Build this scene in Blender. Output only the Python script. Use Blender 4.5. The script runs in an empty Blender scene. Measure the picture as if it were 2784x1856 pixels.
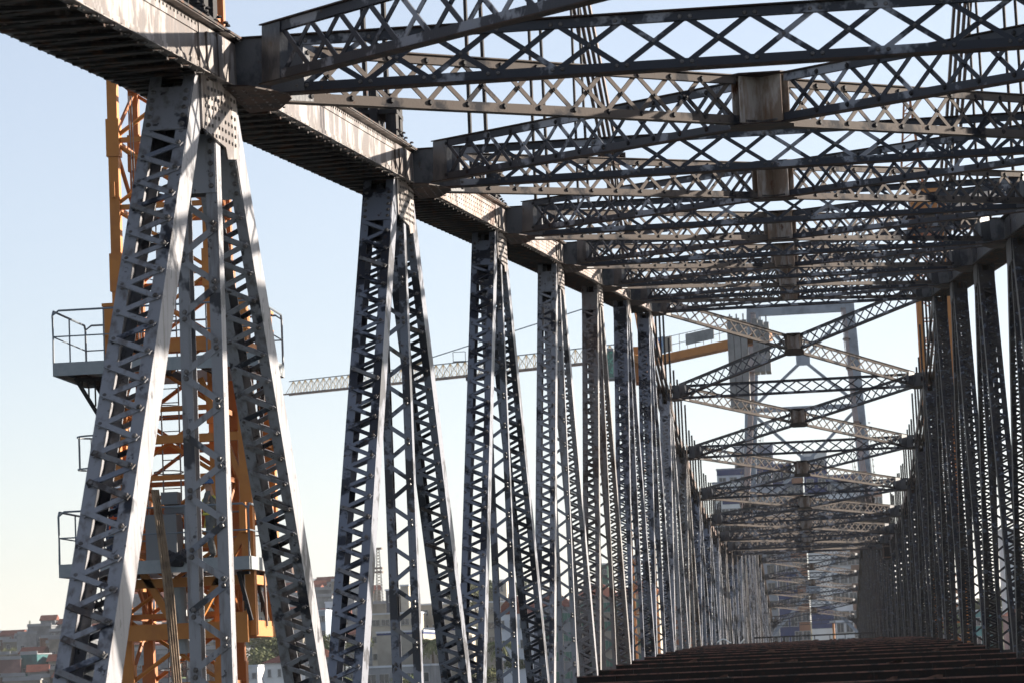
import bpy, math, random
from mathutils import Vector as V, Matrix
import numpy as np
random.seed(7)
S = bpy.context.scene
COL = S.collection

# ------------------------------------------------------------------ camera
CZ = 32.0                                   # eye height above the water
YAW, PITCH, ROLL, FPX = 0.0983036, 0.1105753, -0.0429509, 8044.68
cy, sy, cp, sp = math.cos(YAW), math.sin(YAW), math.cos(PITCH), math.sin(PITCH)
FW = V((-sy*cp, cy*cp, sp)); R0 = V((cy, sy, 0)); U0 = R0.cross(FW)
RT = R0*math.cos(ROLL) + U0*math.sin(ROLL); UP = U0*math.cos(ROLL) - R0*math.sin(ROLL)
cam = bpy.data.cameras.new('camera'); camo = bpy.data.objects.new('camera', cam); COL.objects.link(camo)
m = Matrix.Identity(4)
for r in range(3):
    m[r][0], m[r][1], m[r][2] = RT[r], UP[r], -FW[r]
m[2][3] = CZ
camo.matrix_world = m
cam.sensor_width = 36; cam.lens = FPX/2784*36; cam.clip_start = .5; cam.clip_end = 9000
cam.dof.use_dof = True; cam.dof.focus_distance = 42; cam.dof.aperture_fstop = 7.0
S.camera = camo
S.render.resolution_x, S.render.resolution_y = 1024, 682

# ------------------------------------------------------------------ light
SD = V((.80, .52, .235)).normalized()      # towards the sun
SEL = math.asin(SD.z); SAZ = math.atan2(SD.x, SD.y)
w = bpy.data.worlds.new("World"); S.world = w; w.use_nodes = True
nt = w.node_tree; bg = nt.nodes['Background']
sky = nt.nodes.new('ShaderNodeTexSky'); sky.sky_type = 'NISHITA'; sky.sun_disc = False
sky.sun_elevation = SEL; sky.sun_rotation = SAZ
sky.air_density = 1.0; sky.dust_density = 0.6; sky.ozone_density = 1.0
hs = nt.nodes.new('ShaderNodeHueSaturation'); hs.inputs['Saturation'].default_value = .66
mx = nt.nodes.new('ShaderNodeMix'); mx.data_type = 'RGBA'; mx.blend_type = 'MULTIPLY'; mx.inputs[0].default_value = 1; mx.inputs[7].default_value = (.955, .98, 1.10, 1)
gm = nt.nodes.new('ShaderNodeGamma'); gm.inputs['Gamma'].default_value = .72
nt.links.new(sky.outputs[0], gm.inputs[0]); nt.links.new(gm.outputs[0], hs.inputs['Color']); nt.links.new(hs.outputs[0], mx.inputs[6]); nt.links.new(mx.outputs[2], bg.inputs[0]); bg.inputs[1].default_value = 0.077
sl = bpy.data.lights.new('sun', 'SUN'); sl.energy = 4.2; sl.angle = math.radians(.53); sl.color = (1, .90, .78)
so = bpy.data.objects.new('sun', sl); COL.objects.link(so)
so.rotation_euler = SD.to_track_quat('Z', 'Y').to_euler(); so.location = (60, 60, 120)
S.view_settings.view_transform = 'Standard'; S.view_settings.look = 'None'
S.view_settings.exposure = 1.95; S.view_settings.gamma = 1; S.view_settings.use_curve_mapping = False

# ------------------------------------------------------------------ helpers
WO = {}                                      # world origin of every object
def at(x, y, Y):
    """world point seen at photo pixel (x, y) at distance Y along the bridge"""
    d = FW*FPX + RT*(x-1392) - UP*(y-928); d = d*(Y/d.y)
    return V((d.x, d.y, d.z + CZ))

class MB:
    def __init__(s): s.v = []; s.f = []; s.m = []
    def box(s, c, ax, ay, az, m=0):
        """c centre, three half-extent vectors"""
        b = len(s.v)
        for i in (-1, 1):
            for j in (-1, 1):
                for k in (-1, 1):
                    s.v.append((c[0]+i*ax[0]+j*ay[0]+k*az[0], c[1]+i*ax[1]+j*ay[1]+k*az[1], c[2]+i*ax[2]+j*ay[2]+k*az[2]))
        for q in ((0,1,3,2),(4,6,7,5),(0,4,5,1),(2,3,7,6),(0,2,6,4),(1,5,7,3)):
            s.f.append(tuple(b+t for t in q)); s.m.append(m)
        return s
    def abox(s, x0, x1, y0, y1, z0, z1, m=0):
        return s.box(((x0+x1)/2,(y0+y1)/2,(z0+z1)/2), ((x1-x0)/2,0,0), (0,(y1-y0)/2,0), (0,0,(z1-z0)/2), m)
    def beam(s, p0, p1, wd, ht, up=(0,0,1), m=0):
        p0 = V(p0); p1 = V(p1); d = p1-p0; L = d.length; d = d/L
        up = V(up); side = d.cross(up)
        if side.length < 1e-5: side = d.cross(V((1,0,0)))
        side.normalize(); u = side.cross(d)
        return s.box((p0+p1)/2, d*(L/2), side*(wd/2), u*(ht/2), m)
    def tube(s, pts, r, n=6, m=0):
        pts = [V(p) for p in pts]; b = len(s.v); N = len(pts)
        rs = r if isinstance(r, (list, tuple)) else [r]*N
        for i, p in enumerate(pts):
            d = (pts[min(i+1, N-1)]-pts[max(i-1, 0)]).normalized()
            a = d.cross(V((0,0,1)))
            if a.length < .05: a = d.cross(V((0,1,0)))
            a.normalize(); c = d.cross(a)
            for k in range(n):
                t = 2*math.pi*k/n; s.v.append(tuple(p + (a*math.cos(t)+c*math.sin(t))*rs[i]))
        for i in range(N-1):
            for k in range(n):
                s.f.append((b+i*n+k, b+i*n+(k+1)%n, b+(i+1)*n+(k+1)%n, b+(i+1)*n+k)); s.m.append(m)
        s.f.append(tuple(b+k for k in range(n))[::-1]); s.m.append(m)
        s.f.append(tuple(b+(N-1)*n+k for k in range(n))); s.m.append(m)
        return s
    def dome(s, c, nrm, r, m=0):
        nrm = V(nrm).normalized(); a = nrm.orthogonal().normalized(); b2 = nrm.cross(a); b = len(s.v); c = V(c)
        for k in range(6):
            t = k*math.pi/3; s.v.append(tuple(c + (a*math.cos(t)+b2*math.sin(t))*r))
        for k in range(6):
            t = k*math.pi/3; s.v.append(tuple(c + (a*math.cos(t)+b2*math.sin(t))*r*.62 + nrm*r*.62))
        for k in range(6):
            s.f.append((b+k, b+(k+1)%6, b+6+(k+1)%6, b+6+k)); s.m.append(m)
        s.f.append(tuple(b+6+k for k in range(6))); s.m.append(m)
        return s
    def prism(s, poly, n, th, m=0):
        """closed polygon (3-D points, planar) extruded +-th/2 along n"""
        n = V(n).normalized()*th/2; b = len(s.v); k = len(poly)
        for p in poly: s.v.append(tuple(V(p)-n))
        for p in poly: s.v.append(tuple(V(p)+n))
        s.f.append(tuple(b+i for i in range(k))[::-1]); s.f.append(tuple(b+k+i for i in range(k))); s.m += [m, m]
        for i in range(k):
            s.f.append((b+i, b+(i+1)%k, b+k+(i+1)%k, b+k+i)); s.m.append(m)
        return s
    def mesh(s, name, mats, o=(0,0,0)):
        me = bpy.data.meshes.new(name)
        if s.v:
            a = np.array(s.v, dtype=float) - np.array(o, dtype=float)
            me.from_pydata(a.tolist(), [], s.f)
        if not isinstance(mats, (list, tuple)): mats = [mats]
        for t in mats: me.materials.append(t)
        if len(mats) > 1: me.polygons.foreach_set('material_index', s.m)
        me.update(); return me
    def build(s, name, mats, parent=None, o=None, **kw):
        if o is None:
            a = np.array(s.v); o = V(((a[:,0].min()+a[:,0].max())/2, (a[:,1].min()+a[:,1].max())/2, a[:,2].min()))
        return link(name, s.mesh(name, mats, o), o, parent, **kw)

def link(name, me, o, parent=None, label=None, cat=None, group=None, kind=None):
    ob = bpy.data.objects.new(name, me); COL.objects.link(ob); o = V(o)
    if parent is not None:
        ob.parent = parent; ob.location = o - WO[parent]
    else: ob.location = o
    WO[ob] = o
    if label: ob['label'] = label
    if cat: ob['category'] = cat
    if group: ob['group'] = group
    if kind: ob['kind'] = kind
    return ob
def thing(name, o, label, cat, group=None): return link(name, None, o, None, label, cat, group)

# ------------------------------------------------------------------ materials
def mat(name, c, rough=.6, spec=.3, c2=None, s2=2.0, thr=(.45,.6), c3=None, s3=8.0, thr3=(.6,.68), stretch=(1,1,1), bump=0, bs=40, metal=0, streak=None, world=True):
    mt = bpy.data.materials.new(name); mt.use_nodes = True; t = mt.node_tree; N = t.nodes; Lk = t.links
    b = N['Principled BSDF']; b.inputs['Roughness'].default_value = rough
    b.inputs['Specular IOR Level'].default_value = spec; b.inputs['Metallic'].default_value = metal
    b.inputs['Base Color'].default_value = (*c, 1); cur = None
    if c2 or c3 or bump or streak:
        if world:
            g = N.new('ShaderNodeNewGeometry'); src = g.outputs['Position']
        else:
            g = N.new('ShaderNodeTexCoord'); src = g.outputs['Object']
        mp = N.new('ShaderNodeMapping'); mp.inputs['Scale'].default_value = stretch; Lk.new(src, mp.inputs[0])
    def layer(cur, col, sc, th, det=5, vec=None, fac=1.0):
        n = N.new('ShaderNodeTexNoise'); n.inputs['Scale'].default_value = sc; n.inputs['Detail'].default_value = det; n.inputs['Roughness'].default_value = .62
        Lk.new(vec or mp.outputs[0], n.inputs[0])
        r = N.new('ShaderNodeValToRGB'); r.color_ramp.elements[0].position = th[0]; r.color_ramp.elements[1].position = th[1]
        r.color_ramp.elements[1].color = (fac, fac, fac, 1)
        Lk.new(n.outputs[0], r.inputs[0])
        x = N.new('ShaderNodeMix'); x.data_type = 'RGBA'; Lk.new(r.outputs[0], x.inputs[0])
        if cur is None: x.inputs[6].default_value = (*c, 1)
        else: Lk.new(cur, x.inputs[6])
        x.inputs[7].default_value = (*col, 1)
        return x.outputs[2]
    if c2: cur = layer(cur, c2, s2, thr)
    if c3: cur = layer(cur, c3, s3, thr3)
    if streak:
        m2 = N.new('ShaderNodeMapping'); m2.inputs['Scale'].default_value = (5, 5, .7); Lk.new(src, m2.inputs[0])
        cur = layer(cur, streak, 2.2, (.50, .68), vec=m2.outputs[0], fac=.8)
    if cur is not None: Lk.new(cur, b.inputs['Base Color'])
    if bump:
        n = N.new('ShaderNodeTexNoise'); n.inputs['Scale'].default_value = bs; n.inputs['Detail'].default_value = 4; Lk.new(mp.outputs[0], n.inputs[0])
        bp = N.new('ShaderNodeBump'); bp.inputs['Strength'].default_value = bump; bp.inputs['Distance'].default_value = .01
        Lk.new(n.outputs[0], bp.inputs['Height']); Lk.new(bp.outputs[0], b.inputs['Normal'])
    return mt

M_CH = mat('chord_paint_dappled', (.24,.215,.20), .45, .35, (.085,.068,.06), 2.0, (.455,.50), (.09,.045,.028), 9, (.64,.76), stretch=(1,1.3,.5), streak=(.13,.09,.07), bump=.3)  # pale and brown streaky patches paint dappled sun and shade; rust is real
M_CR = mat('chord_rusty_paint', (.28,.25,.23), .6, .3, (.13,.08,.06), 2.0, (.42,.58), (.11,.045,.02), 7, (.58,.72), stretch=(1,1.3,.6), streak=(.17,.085,.05), bump=.4)
M_UN = mat('dark_rusted_steel', (.035,.03,.028), .8, .2, (.10,.045,.025), 6, (.5,.7), bump=.4)  # near-black brown steel with rust blotches
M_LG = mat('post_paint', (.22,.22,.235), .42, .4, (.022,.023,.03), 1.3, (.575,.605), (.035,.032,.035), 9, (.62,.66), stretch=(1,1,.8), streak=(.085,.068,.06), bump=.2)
M_LC = mat('post_paint_warm', (.155,.15,.148), .5, .3, (.05,.04,.036), 1.6, (.53,.57), (.022,.02,.02), 10, (.62,.66), stretch=(1,1,.6), streak=(.12,.08,.06), bump=.25)
M_LB = mat('post_paint_flaking', (.145,.155,.185), .42, .4, (.020,.021,.028), 1.9, (.50,.54), (.05,.03,.022), 12, (.61,.67), bump=.25)
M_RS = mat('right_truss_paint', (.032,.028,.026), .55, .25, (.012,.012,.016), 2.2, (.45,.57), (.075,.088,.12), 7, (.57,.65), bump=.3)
M_ST = mat('strut_dark_paint', (.018,.020,.028), .5, .3, (.20,.205,.225), 1.5, (.555,.60), (.04,.02,.014), 12, (.64,.72), bump=.2)
M_LT = mat('lateral_sunlit_brown', (.095,.078,.068), .75, .06, (.016,.016,.02), 1.7, (.52,.60), (.07,.035,.02), 12, (.64,.74), bump=.2)  # lighter brown puts sunlight into the colour of the sun-facing diagonals
M_PL = mat('center_plate_paint', (.42,.37,.33), .5, .3, (.22,.16,.12), 2.6, (.45,.56), (.12,.05,.025), 6, (.58,.68), stretch=(1,1,.5), streak=(.20,.11,.06), bump=.3)  # pale base paints in sunlight the crossing plates do not catch
M_EP = mat('end_plate_paint', (.085,.085,.09), .45, .35, (.025,.027,.035), 2.6, (.50,.60), (.05,.03,.022), 12, (.62,.7), stretch=(1,1,.6), bump=.2)
M_FL = mat('flange_rust_paint', (.05,.028,.02), .7, .2, (.02,.016,.016), 4, (.45,.6), bump=.3)
M_RV = mat('rivet_steel', (.06,.05,.045), .45, .4, (.12,.11,.105), 6, (.45,.6))
M_FB = mat('floor_beam_black', (.008,.006,.006), .75, .15, (.03,.01,.007), 8, (.55,.7), bump=.3)
M_FT = mat('floor_beam_flange', (.14,.055,.04), .45, .45, (.02,.015,.015), 5, (.45,.6))  # lighter than the web, so the sunlit rim is in the colour
M_CL = mat('cleat_primer', (.10,.05,.035), .7, .3, (.05,.02,.012), 5, (.5,.6))
M_EB = mat('eyebar_paint', (.10,.07,.055), .55, .3, (.14,.045,.02), 3, (.5,.65), (.05,.04,.04), 9, (.6,.7))
M_DK = mat('dark_rod_steel', (.022,.02,.021), .7, .15, (.07,.03,.02), 5, (.6,.7))
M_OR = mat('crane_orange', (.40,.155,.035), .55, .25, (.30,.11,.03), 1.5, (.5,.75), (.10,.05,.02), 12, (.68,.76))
M_OD = mat('crane_orange_red_shade', (.30,.105,.028), .55, .25, (.22,.07,.02), 1.5, (.5,.75))  # redder copy of the orange, shade of the back mast members painted in
M_GV = mat('galvanised_steel', (.22,.235,.24), .5, .5, (.18,.2,.21), 6, (.4,.7))
M_RL = mat('rail_grey', (.13,.15,.17), .5, .4)
M_CC = mat('concrete_weight', (.24,.24,.235), .9, .2, (.16,.16,.158), 1.2, (.4,.7))
M_YL = mat('jib_dull_yellow', (.34,.25,.13), .6, .3)
M_TW = mat('tower_grey_paint', (.24,.27,.31), .6, .3, (.15,.17,.20), .6, (.45,.65))
M_TP = mat('tower_pier_brown', (.24,.17,.13), .7, .3, (.10,.09,.09), .9, (.45,.65))
M_GL = mat('window_glass', (.03,.04,.05), .12, .6)
M_GG = mat('cabin_green_glass', (.02,.10,.075), .12, .6, (.05,.26,.18), 3.5, (.52,.56))
M_FR = mat('window_frame_white', (.30,.30,.30), .6)
M_LV = mat('leaf_green', (.055,.085,.03), .8, .2, (.11,.13,.045), .25, (.4,.65))
M_LP = mat('leaf_olive', (.085,.10,.035), .8, .2, (.15,.15,.06), .2, (.4,.65))
M_TK = mat('bark', (.12,.09,.06), .9)
M_RF = mat('roof_tile', (.20,.065,.04), .85, .15, (.13,.045,.03), .8, (.4,.65))
M_CONC = mat('weathered_concrete', (.22,.22,.215), .9, .15, (.13,.13,.13), .3, (.4,.7))

# ------------------------------------------------------------------ ground and water
def dk(Y): return CZ - 1.59 + .0276718*Y - 7.5471e-5*Y*Y       # deck level
g = MB()
N = 60
xs = [-3500 + 7000*i/N for i in range(N+1)]
me = MB(); me.v = [(-1800,-600,0),(1800,-600,0),(1800,4000,0),(-1800,4000,0)]; me.f = [(0,1,2,3)]; me.m = [0]
M_WA = mat('bay_water', (.03,.05,.055), .15, .5, bump=.5, bs=.6)
me.build('water', M_WA, o=(0,0,0), kind='structure', label='grey green bay water far below the bridge')

def hill(X, Y):
    """town hillside beyond the bay: ground height"""
    X9 = X*900/max(Y, 500)
    xs_ = [-420,-330,-255,-215,-190,-168,-148,-120,-80,-40,0,60,200]
    hs_ = [ 0,  6.5,  12.5,  21,  25,  29.5, 25,  19,  17, 14, 10, 12, 14]
    top = np.interp(X9, xs_, hs_) + CZ
    t = min(max((Y-520)/430, 0), 1); t2 = t*t*(3-2*t)*.35 + t*.65
    base = CZ - 8 if Y < 900 else CZ-8
    if Y < 470: return -3 + (base+3)*max(0, (Y-380)/90)
    z = base + (top*max(Y, 900)/900*1.0 - CZ*(max(Y,900)/900-1) - base)*t2
    if Y > 960: z -= (Y-960)*.08
    return z
hb = MB(); nx, ny = 120, 50
for j in range(ny+1):
    Y = 380 + (1500-380)*j/ny
    for i in range(nx+1):
        X = -620 + 1240*i/nx
        hb.v.append((X, Y, hill(X, Y) + 1.2*math.sin(X*.11+Y*.07)*math.sin(Y*.05)*(1 if Y > 500 else 0)))
for j in range(ny):
    for i in range(nx):
        a = j*(nx+1)+i; hb.f.append((a, a+1, a+nx+2, a+nx+1)); hb.m.append(0)
M_HL = mat('hillside_ground', (.06,.065,.035), .95, .1, (.13,.11,.07), .04, (.42,.6), (.03,.045,.02), .12, (.5,.6))
hb.build('hillside', M_HL, o=(0,900,0), kind='structure', label='green and brown hillside under the town across the bay')

# ------------------------------------------------------------------ bridge geometry
PN = 12.13
NN = 27
Hn = [4.17,5.24,6.31,7.385,8.46,9.53,10.61,11.68,9.84,8.41,7.36,6.74,6.39,6.32,6.45,6.95,7.8,8.95,10.4,12.3,11.3,10.25,9.05,7.8,6.6,5.5,4.1]
def Yc(i): return 25.25 + PN*(i-1)
def Hc(i): return CZ + (Hn[i] if i >= 0 else 3.1)
def zb(Y): return dk(Y) - 1.15
XL0, XL1 = -5.0, -5.72       # left truss: inner, outer face
XR0, XR1 = 4.38, 5.10
bridge = thing('truss_bridge', (0, Yc(0), zb(Yc(0))), 'dark riveted steel truss bridge with laced posts and criss-cross struts receding to the far end', 'bridge')

def bars(mbs, A, B, i0, n, p, wd, th, offn, nrm):
    pass

def laced(name, p0, p1, wd, dep, pitch, barw, m_side, m_bar, nrm_f, indiv, single_gap=0, inner=1, riv=False):
    """box member: two side plates (planes x=const) with inturned flanges, laced on both open faces.
    p0 top end, p1 bottom end; width wd along x, depth dep along nrm_f"""
    p0 = V(p0); p1 = V(p1); d = (p1-p0); L = d.length; d = d/L
    ex = V((1,0,0)); nf = ex.cross(d).normalized()
    if nf.y > 0: nf = -nf                     # face towards the camera side
    o = p0
    mb = MB()
    tw = .014; fl = .085
    c = (p0+p1)/2
    for s in (-1, 1):
        mb.box(c + ex*s*(wd/2-tw/2), d*(L/2), ex*(tw/2), nf*(dep/2), 0)
        for q in (-1, 1):
            mb.box(c + ex*s*(wd/2-tw-fl/2) + nf*q*(dep/2-tw/2), d*(L/2), ex*(fl/2), nf*(tw/2), 0)
    # tie plates near the ends
    for q in (-1, 1):
        mb.box(p0 + d*.75 + nf*q*(dep/2+.006), d*.26, ex*(wd/2-.01), nf*.006, 0)
        mb.box(p1 - d*.75 + nf*q*(dep/2+.006), d*.26, ex*(wd/2-.01), nf*.006, 0)
    ob = mb.build(name, m_side, bridge, o)
    # lacing
    s0, s1 = 1.05, L-1.05
    n = max(2, int((s1-s0)/(pitch/2)))
    st = (s1-s0)/n
    xr = wd/2 - .05
    g2 = single_gap/2
    vA = d*(st-2*g2) + ex*(2*xr); vB = d*(st-2*g2) - ex*(2*xr)
    if indiv:
        ms = []
        for vv, mb_ in ((vA, m_bar), (vB, m_bar), (vA, M_LC), (vB, M_LB)):
            t = MB(); l = vv.length; dd = vv/l
            t.beam(-dd*(l/2+.03), dd*(l/2+.03), barw, .012, nf, 0)
            ms.append(t.mesh('lacing_bar', mb_))
    lm = MB(); rv = MB()
    for q in ((1,) if single_gap else (-1, 1)):
        for k in range(n):
            sgn = k % 2
            cc = p0 + d*(s0+st*(k+.5)) + nf*q*(dep/2 + (.008 if sgn else .021))
            if indiv:
                lb = link('lacing_bar', ms[sgn + (2 if random.random() < .16 else 0)], cc, ob)
                lb.rotation_euler = (random.uniform(-.012,.012), random.uniform(-.025,.025), random.uniform(-.02,.02))
            else:
                vv = vB if sgn else vA; l = vv.length; dd = vv/l
                lm.beam(cc-dd*(l/2+.03), cc+dd*(l/2+.03), barw, .012, nf, 0)
            if riv and q > 0:
                e = vB if sgn else vA
                rv.dome(cc + e*.5 + nf*.006, nf*q, .026)
                if g2: rv.dome(cc - e*.5 + nf*.006, nf*q, .026)
    if lm.v: lm.build('lacing', m_bar, ob, o, kind='stuff')
    if rv.v:
        for s in (-1, 1):                     # rivets on tie plate
            for k in range(5):
                rv.dome(p0 + d*(.55+.1*k) + ex*s*(wd/2-.05) + nf*(dep/2+.012), nf, .026)
        rv.build('rivets', M_RV, ob, o, kind='stuff')
    return ob

def lattice(name, p0, p1, ht, pitch, barw, m_ch, m_bar, indiv, plate=.62, skew=0, riv=False, fw=.14, inner=None, onr=False):
    """open-web strut lying between p0 and p1 (bottom edge), double lattice, flange plates"""
    p0 = V(p0); p1 = V(p1); d = p1-p0; L = d.length; d = d/L
    n = d.cross(V((0,0,1))).normalized(); u = n.cross(d)
    if n.y > 0: n = -n
    o = p0; mb = MB(); c = (p0+p1)/2
    lg = .092
    for z in (0, 1):
        zz = ht if z else 0; sg = -1 if z else 1
        for q in (-1, 1):
            mb.box(c + u*(zz+sg*(lg/2+.006)) + n*q*.024, d*(L/2), n*.006, u*(lg/2-.006), 0)
        mb.box(c + u*(zz-(-.0) ), d*(L/2), n*(fw/2), u*.006, 1)
    ob = mb.build(name, [m_ch, M_FL if m_ch is M_ST else m_ch], bridge, o)
    # end plates
    for s, pp in ((1, p0), (-1, p1)):
        if inner and s < 0: continue
        q = pp + d*s*(plate/2 + .02); pm = MB()
        pm.box(q + u*(ht/2), d*(plate/2), n*.040, u*(ht/2-.012), 0)
        pm.build('end_plate', M_EP, ob, q)
    s0, s1 = plate+.0, L-(inner or plate)
    k = max(3, round((s1-s0)/pitch)); st = (s1-s0)/k
    vA = d*st + u*(ht-.12); vB = d*st - u*(ht-.12)
    ms = []
    if indiv:
        for vv in (vA, vB):
            t = MB(); l = vv.length; dd = vv/l; t.beam(-dd*(l/2+.02), dd*(l/2+.02), barw, .012, n, 0); ms.append(t.mesh('lattice_bar', m_bar))
    lm = MB(); rv = MB()
    for j in range(k):
        for a in (0, 1):
            cc = p0 + d*(s0+st*(j+.5)) + u*(ht/2) + n*(.009 if a else -.009)
            if indiv:
                lb = link('lattice_bar', ms[a], cc, ob); lb.rotation_euler = (random.uniform(-.01,.01), random.uniform(-.015,.015), random.uniform(-.01,.01))
            else:
                vv = (vA, vB)[a]; l = vv.length; dd = vv/l
                lm.beam(cc-dd*(l/2+.02), cc+dd*(l/2+.02), barw, .012, n, 0)
        if riv:
            for t in ((0,) if onr else (-.045, .045)):
                rv.dome(p0 + d*(s0+st*j+t) + u*.06 + n*.03, n, .032 if onr else .022)
                rv.dome(p0 + d*(s0+st*j+t) + u*(ht-.06) + n*.03, n, .032 if onr else .022)
            rv.dome(p0 + d*(s0+st*(j+.5)) + u*(ht/2) + n*.016, n, .018)
    if lm.v: lm.build('lattice_web', m_bar, ob, o, kind='stuff')
    if rv.v: rv.build('rivets', M_DK if onr else M_RV, ob, o, kind='stuff')
    return ob

def chord_box(i, side):
    """riveted box chord from node i to i+1"""
    xi, xo = (XL0, XL1) if side < 0 else (XR0, XR1)
    sg = -side                                 # inward normal direction
    p0 = V((0, Yc(i), Hc(i))); p1 = V((0, Yc(i+1), Hc(i+1))); d = p1-p0; L = d.length; d = d/L
    u = V((1,0,0)).cross(d); ex = V((1,0,0)); c = (p0+p1)/2; o = V(((xi+xo)/2, Yc(i), Hc(i)))
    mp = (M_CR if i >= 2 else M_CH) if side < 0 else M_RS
    mb = MB(); ht = .46; hw = abs(xo-xi)/2; xm = (xi+xo)/2
    for s in (-1, 1):
        mb.box(c + ex*(xm+s*(hw-.008)) + u*(ht/2), d*(L/2), ex*.008, u*(ht/2-.005), 0)
        for z in (0, 1):                       # corner angles, outside
            zc = ht-.055 if z else .055
            mb.box(c + ex*(xm+s*(hw+.006)) + u*zc, d*(L/2-.03), ex*.006, u*.05, 0)
            zc = ht-.004 if z else .004
            mb.box(c + ex*(xm+s*(hw+.045)) + u*(zc), d*(L/2-.03), ex*.05, u*.0035, 0)
            mb.box(c + ex*(xm+s*(hw-.07)) + u*(zc+(-.02 if z else .02)), d*(L/2-.03), ex*.05, u*.004, 2)
    mb.box(c + ex*xm + u*(ht+.010), d*(L/2-.004), ex*(hw+.11), u*.010, 1)
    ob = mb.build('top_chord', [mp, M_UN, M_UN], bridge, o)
    # bottom lacing, dense double layer with protruding ends
    lm = MB(); k = int(L/.27)
    for j in range(k):
        a = p0 + d*(.15+j*.27) ; q = -1 if j % 2 else 1
        A = a + ex*(xm-q*(hw+.05)) - u*.012; B = a + d*.36 + ex*(xm+q*(hw+.05)) - u*.012 
        lm.beam(A, B, .12, .012, u, 0)
    for j in range(int(L/.54)):
        a = p0 + d*(.3+j*.54)
        lm.beam(a + ex*(xm-hw-.03) - u*.03, a + ex*(xm+hw+.03) - u*.03, .07, .02, u, 0)
    lm.build('bottom_lacing', M_UN, ob, o, kind='stuff')
    if i <= 6 and side < 0:
        rv = MB(); r = .016 if i < 3 else .02
        sx = ex*(xi + sg*.012)
        for j in range(int(L/.14)):
            a = p0 + d*(.07+j*.14)
            rv.dome(a + sx + u*(ht-.045), ex*sg, r)
            if j % 2 == 0: rv.dome(a + sx + u*.05, ex*sg, r)
            if j % 2 == 0: rv.dome(a + ex*(xi+sg*.06) - u*.018, -u, .02)
            if i >= 2 and j % 2 == 0:
                for t in (.13, .20, .27, .34): rv.dome(a + ex*xi + u*t, ex*sg, .015)
        rv.build('rivets', M_RV, ob, o, kind='stuff')
    return ob

def node(i, side):
    """gussets, splice plates at top node i"""
    xi, xo = (XL0, XL1) if side < 0 else (XR0, XR1)
    sg = -side; y = Yc(i); h = Hc(i); ex = V((1,0,0))
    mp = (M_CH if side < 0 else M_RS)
    chain = 7 < i < 19
    slope = 0 if chain else (Hc(min(i+1,26))-Hc(max(i-1,0)))/(2*PN)
    if chain: slope = 0
    if i == 7: slope = .0885
    if i == 19: slope = -.09
    xa = xi; xb = xi - sg*.385                  # post faces
    d = V((0, 1, slope)).normalized(); u = ex.cross(d)
    for k, x in enumerate((xa, xb)):
        q = sg if k == 0 else -sg
        g = MB(); P = V((x + q*.012, y, h))
        top = .44 if (k == 0 or chain) else -.02
        if chain: top = .55
        poly = [P + d*-.78 + u*top, P + d*.78 + u*top, P + d*.78 + V((0,0,-.62)), P + d*.30 + V((0,0,-.66)), P + d*.22 + V((0,0,-.56)), P + d*-.78 + V((0,0,-.47))]
        g.prism(poly, ex, .02)
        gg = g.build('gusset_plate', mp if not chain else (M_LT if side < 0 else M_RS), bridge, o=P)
        if i <= 5 and side < 0 and k == 0:
            rv = MB()
            for a in range(10):
                for b in range(6):
                    if (a*7+b*3) % 11 == 0: continue
                    rv.dome(P + ex*q*.01 + d*(-.66+a*.145) + V((0,0,-.09-b*.08-abs(a-4.5)*.004)), ex*q, .021)
            for a in range(6):
                for b in range(5): rv.dome(P + ex*q*.01 + d*(.05+a*.125) + u*(.06+b*.085), ex*q, .018)
            rv.build('rivets', M_RV, gg, P, kind='stuff')
            sp_ = MB(); sp_.box(P + ex*q*.022 + d*.33 + u*.22, d*.40, ex*.008, u*.2)
            sp_.box(P + ex*q*.022 - d*.33 + u*.22, d*.2, ex*.006, u*.17)
            sp_.build('splice_plate', mp, gg, P)
    # dark diaphragm between gussets, head of the post
    hm = MB(); xm = (xa+xb)/2
    hm.box(V((xm, y+.25, h-.25)), ex*.2, V((0,.01,0)), V((0,0,.24)), 0)
    hm.build('post_head', M_UN, bridge)

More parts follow.
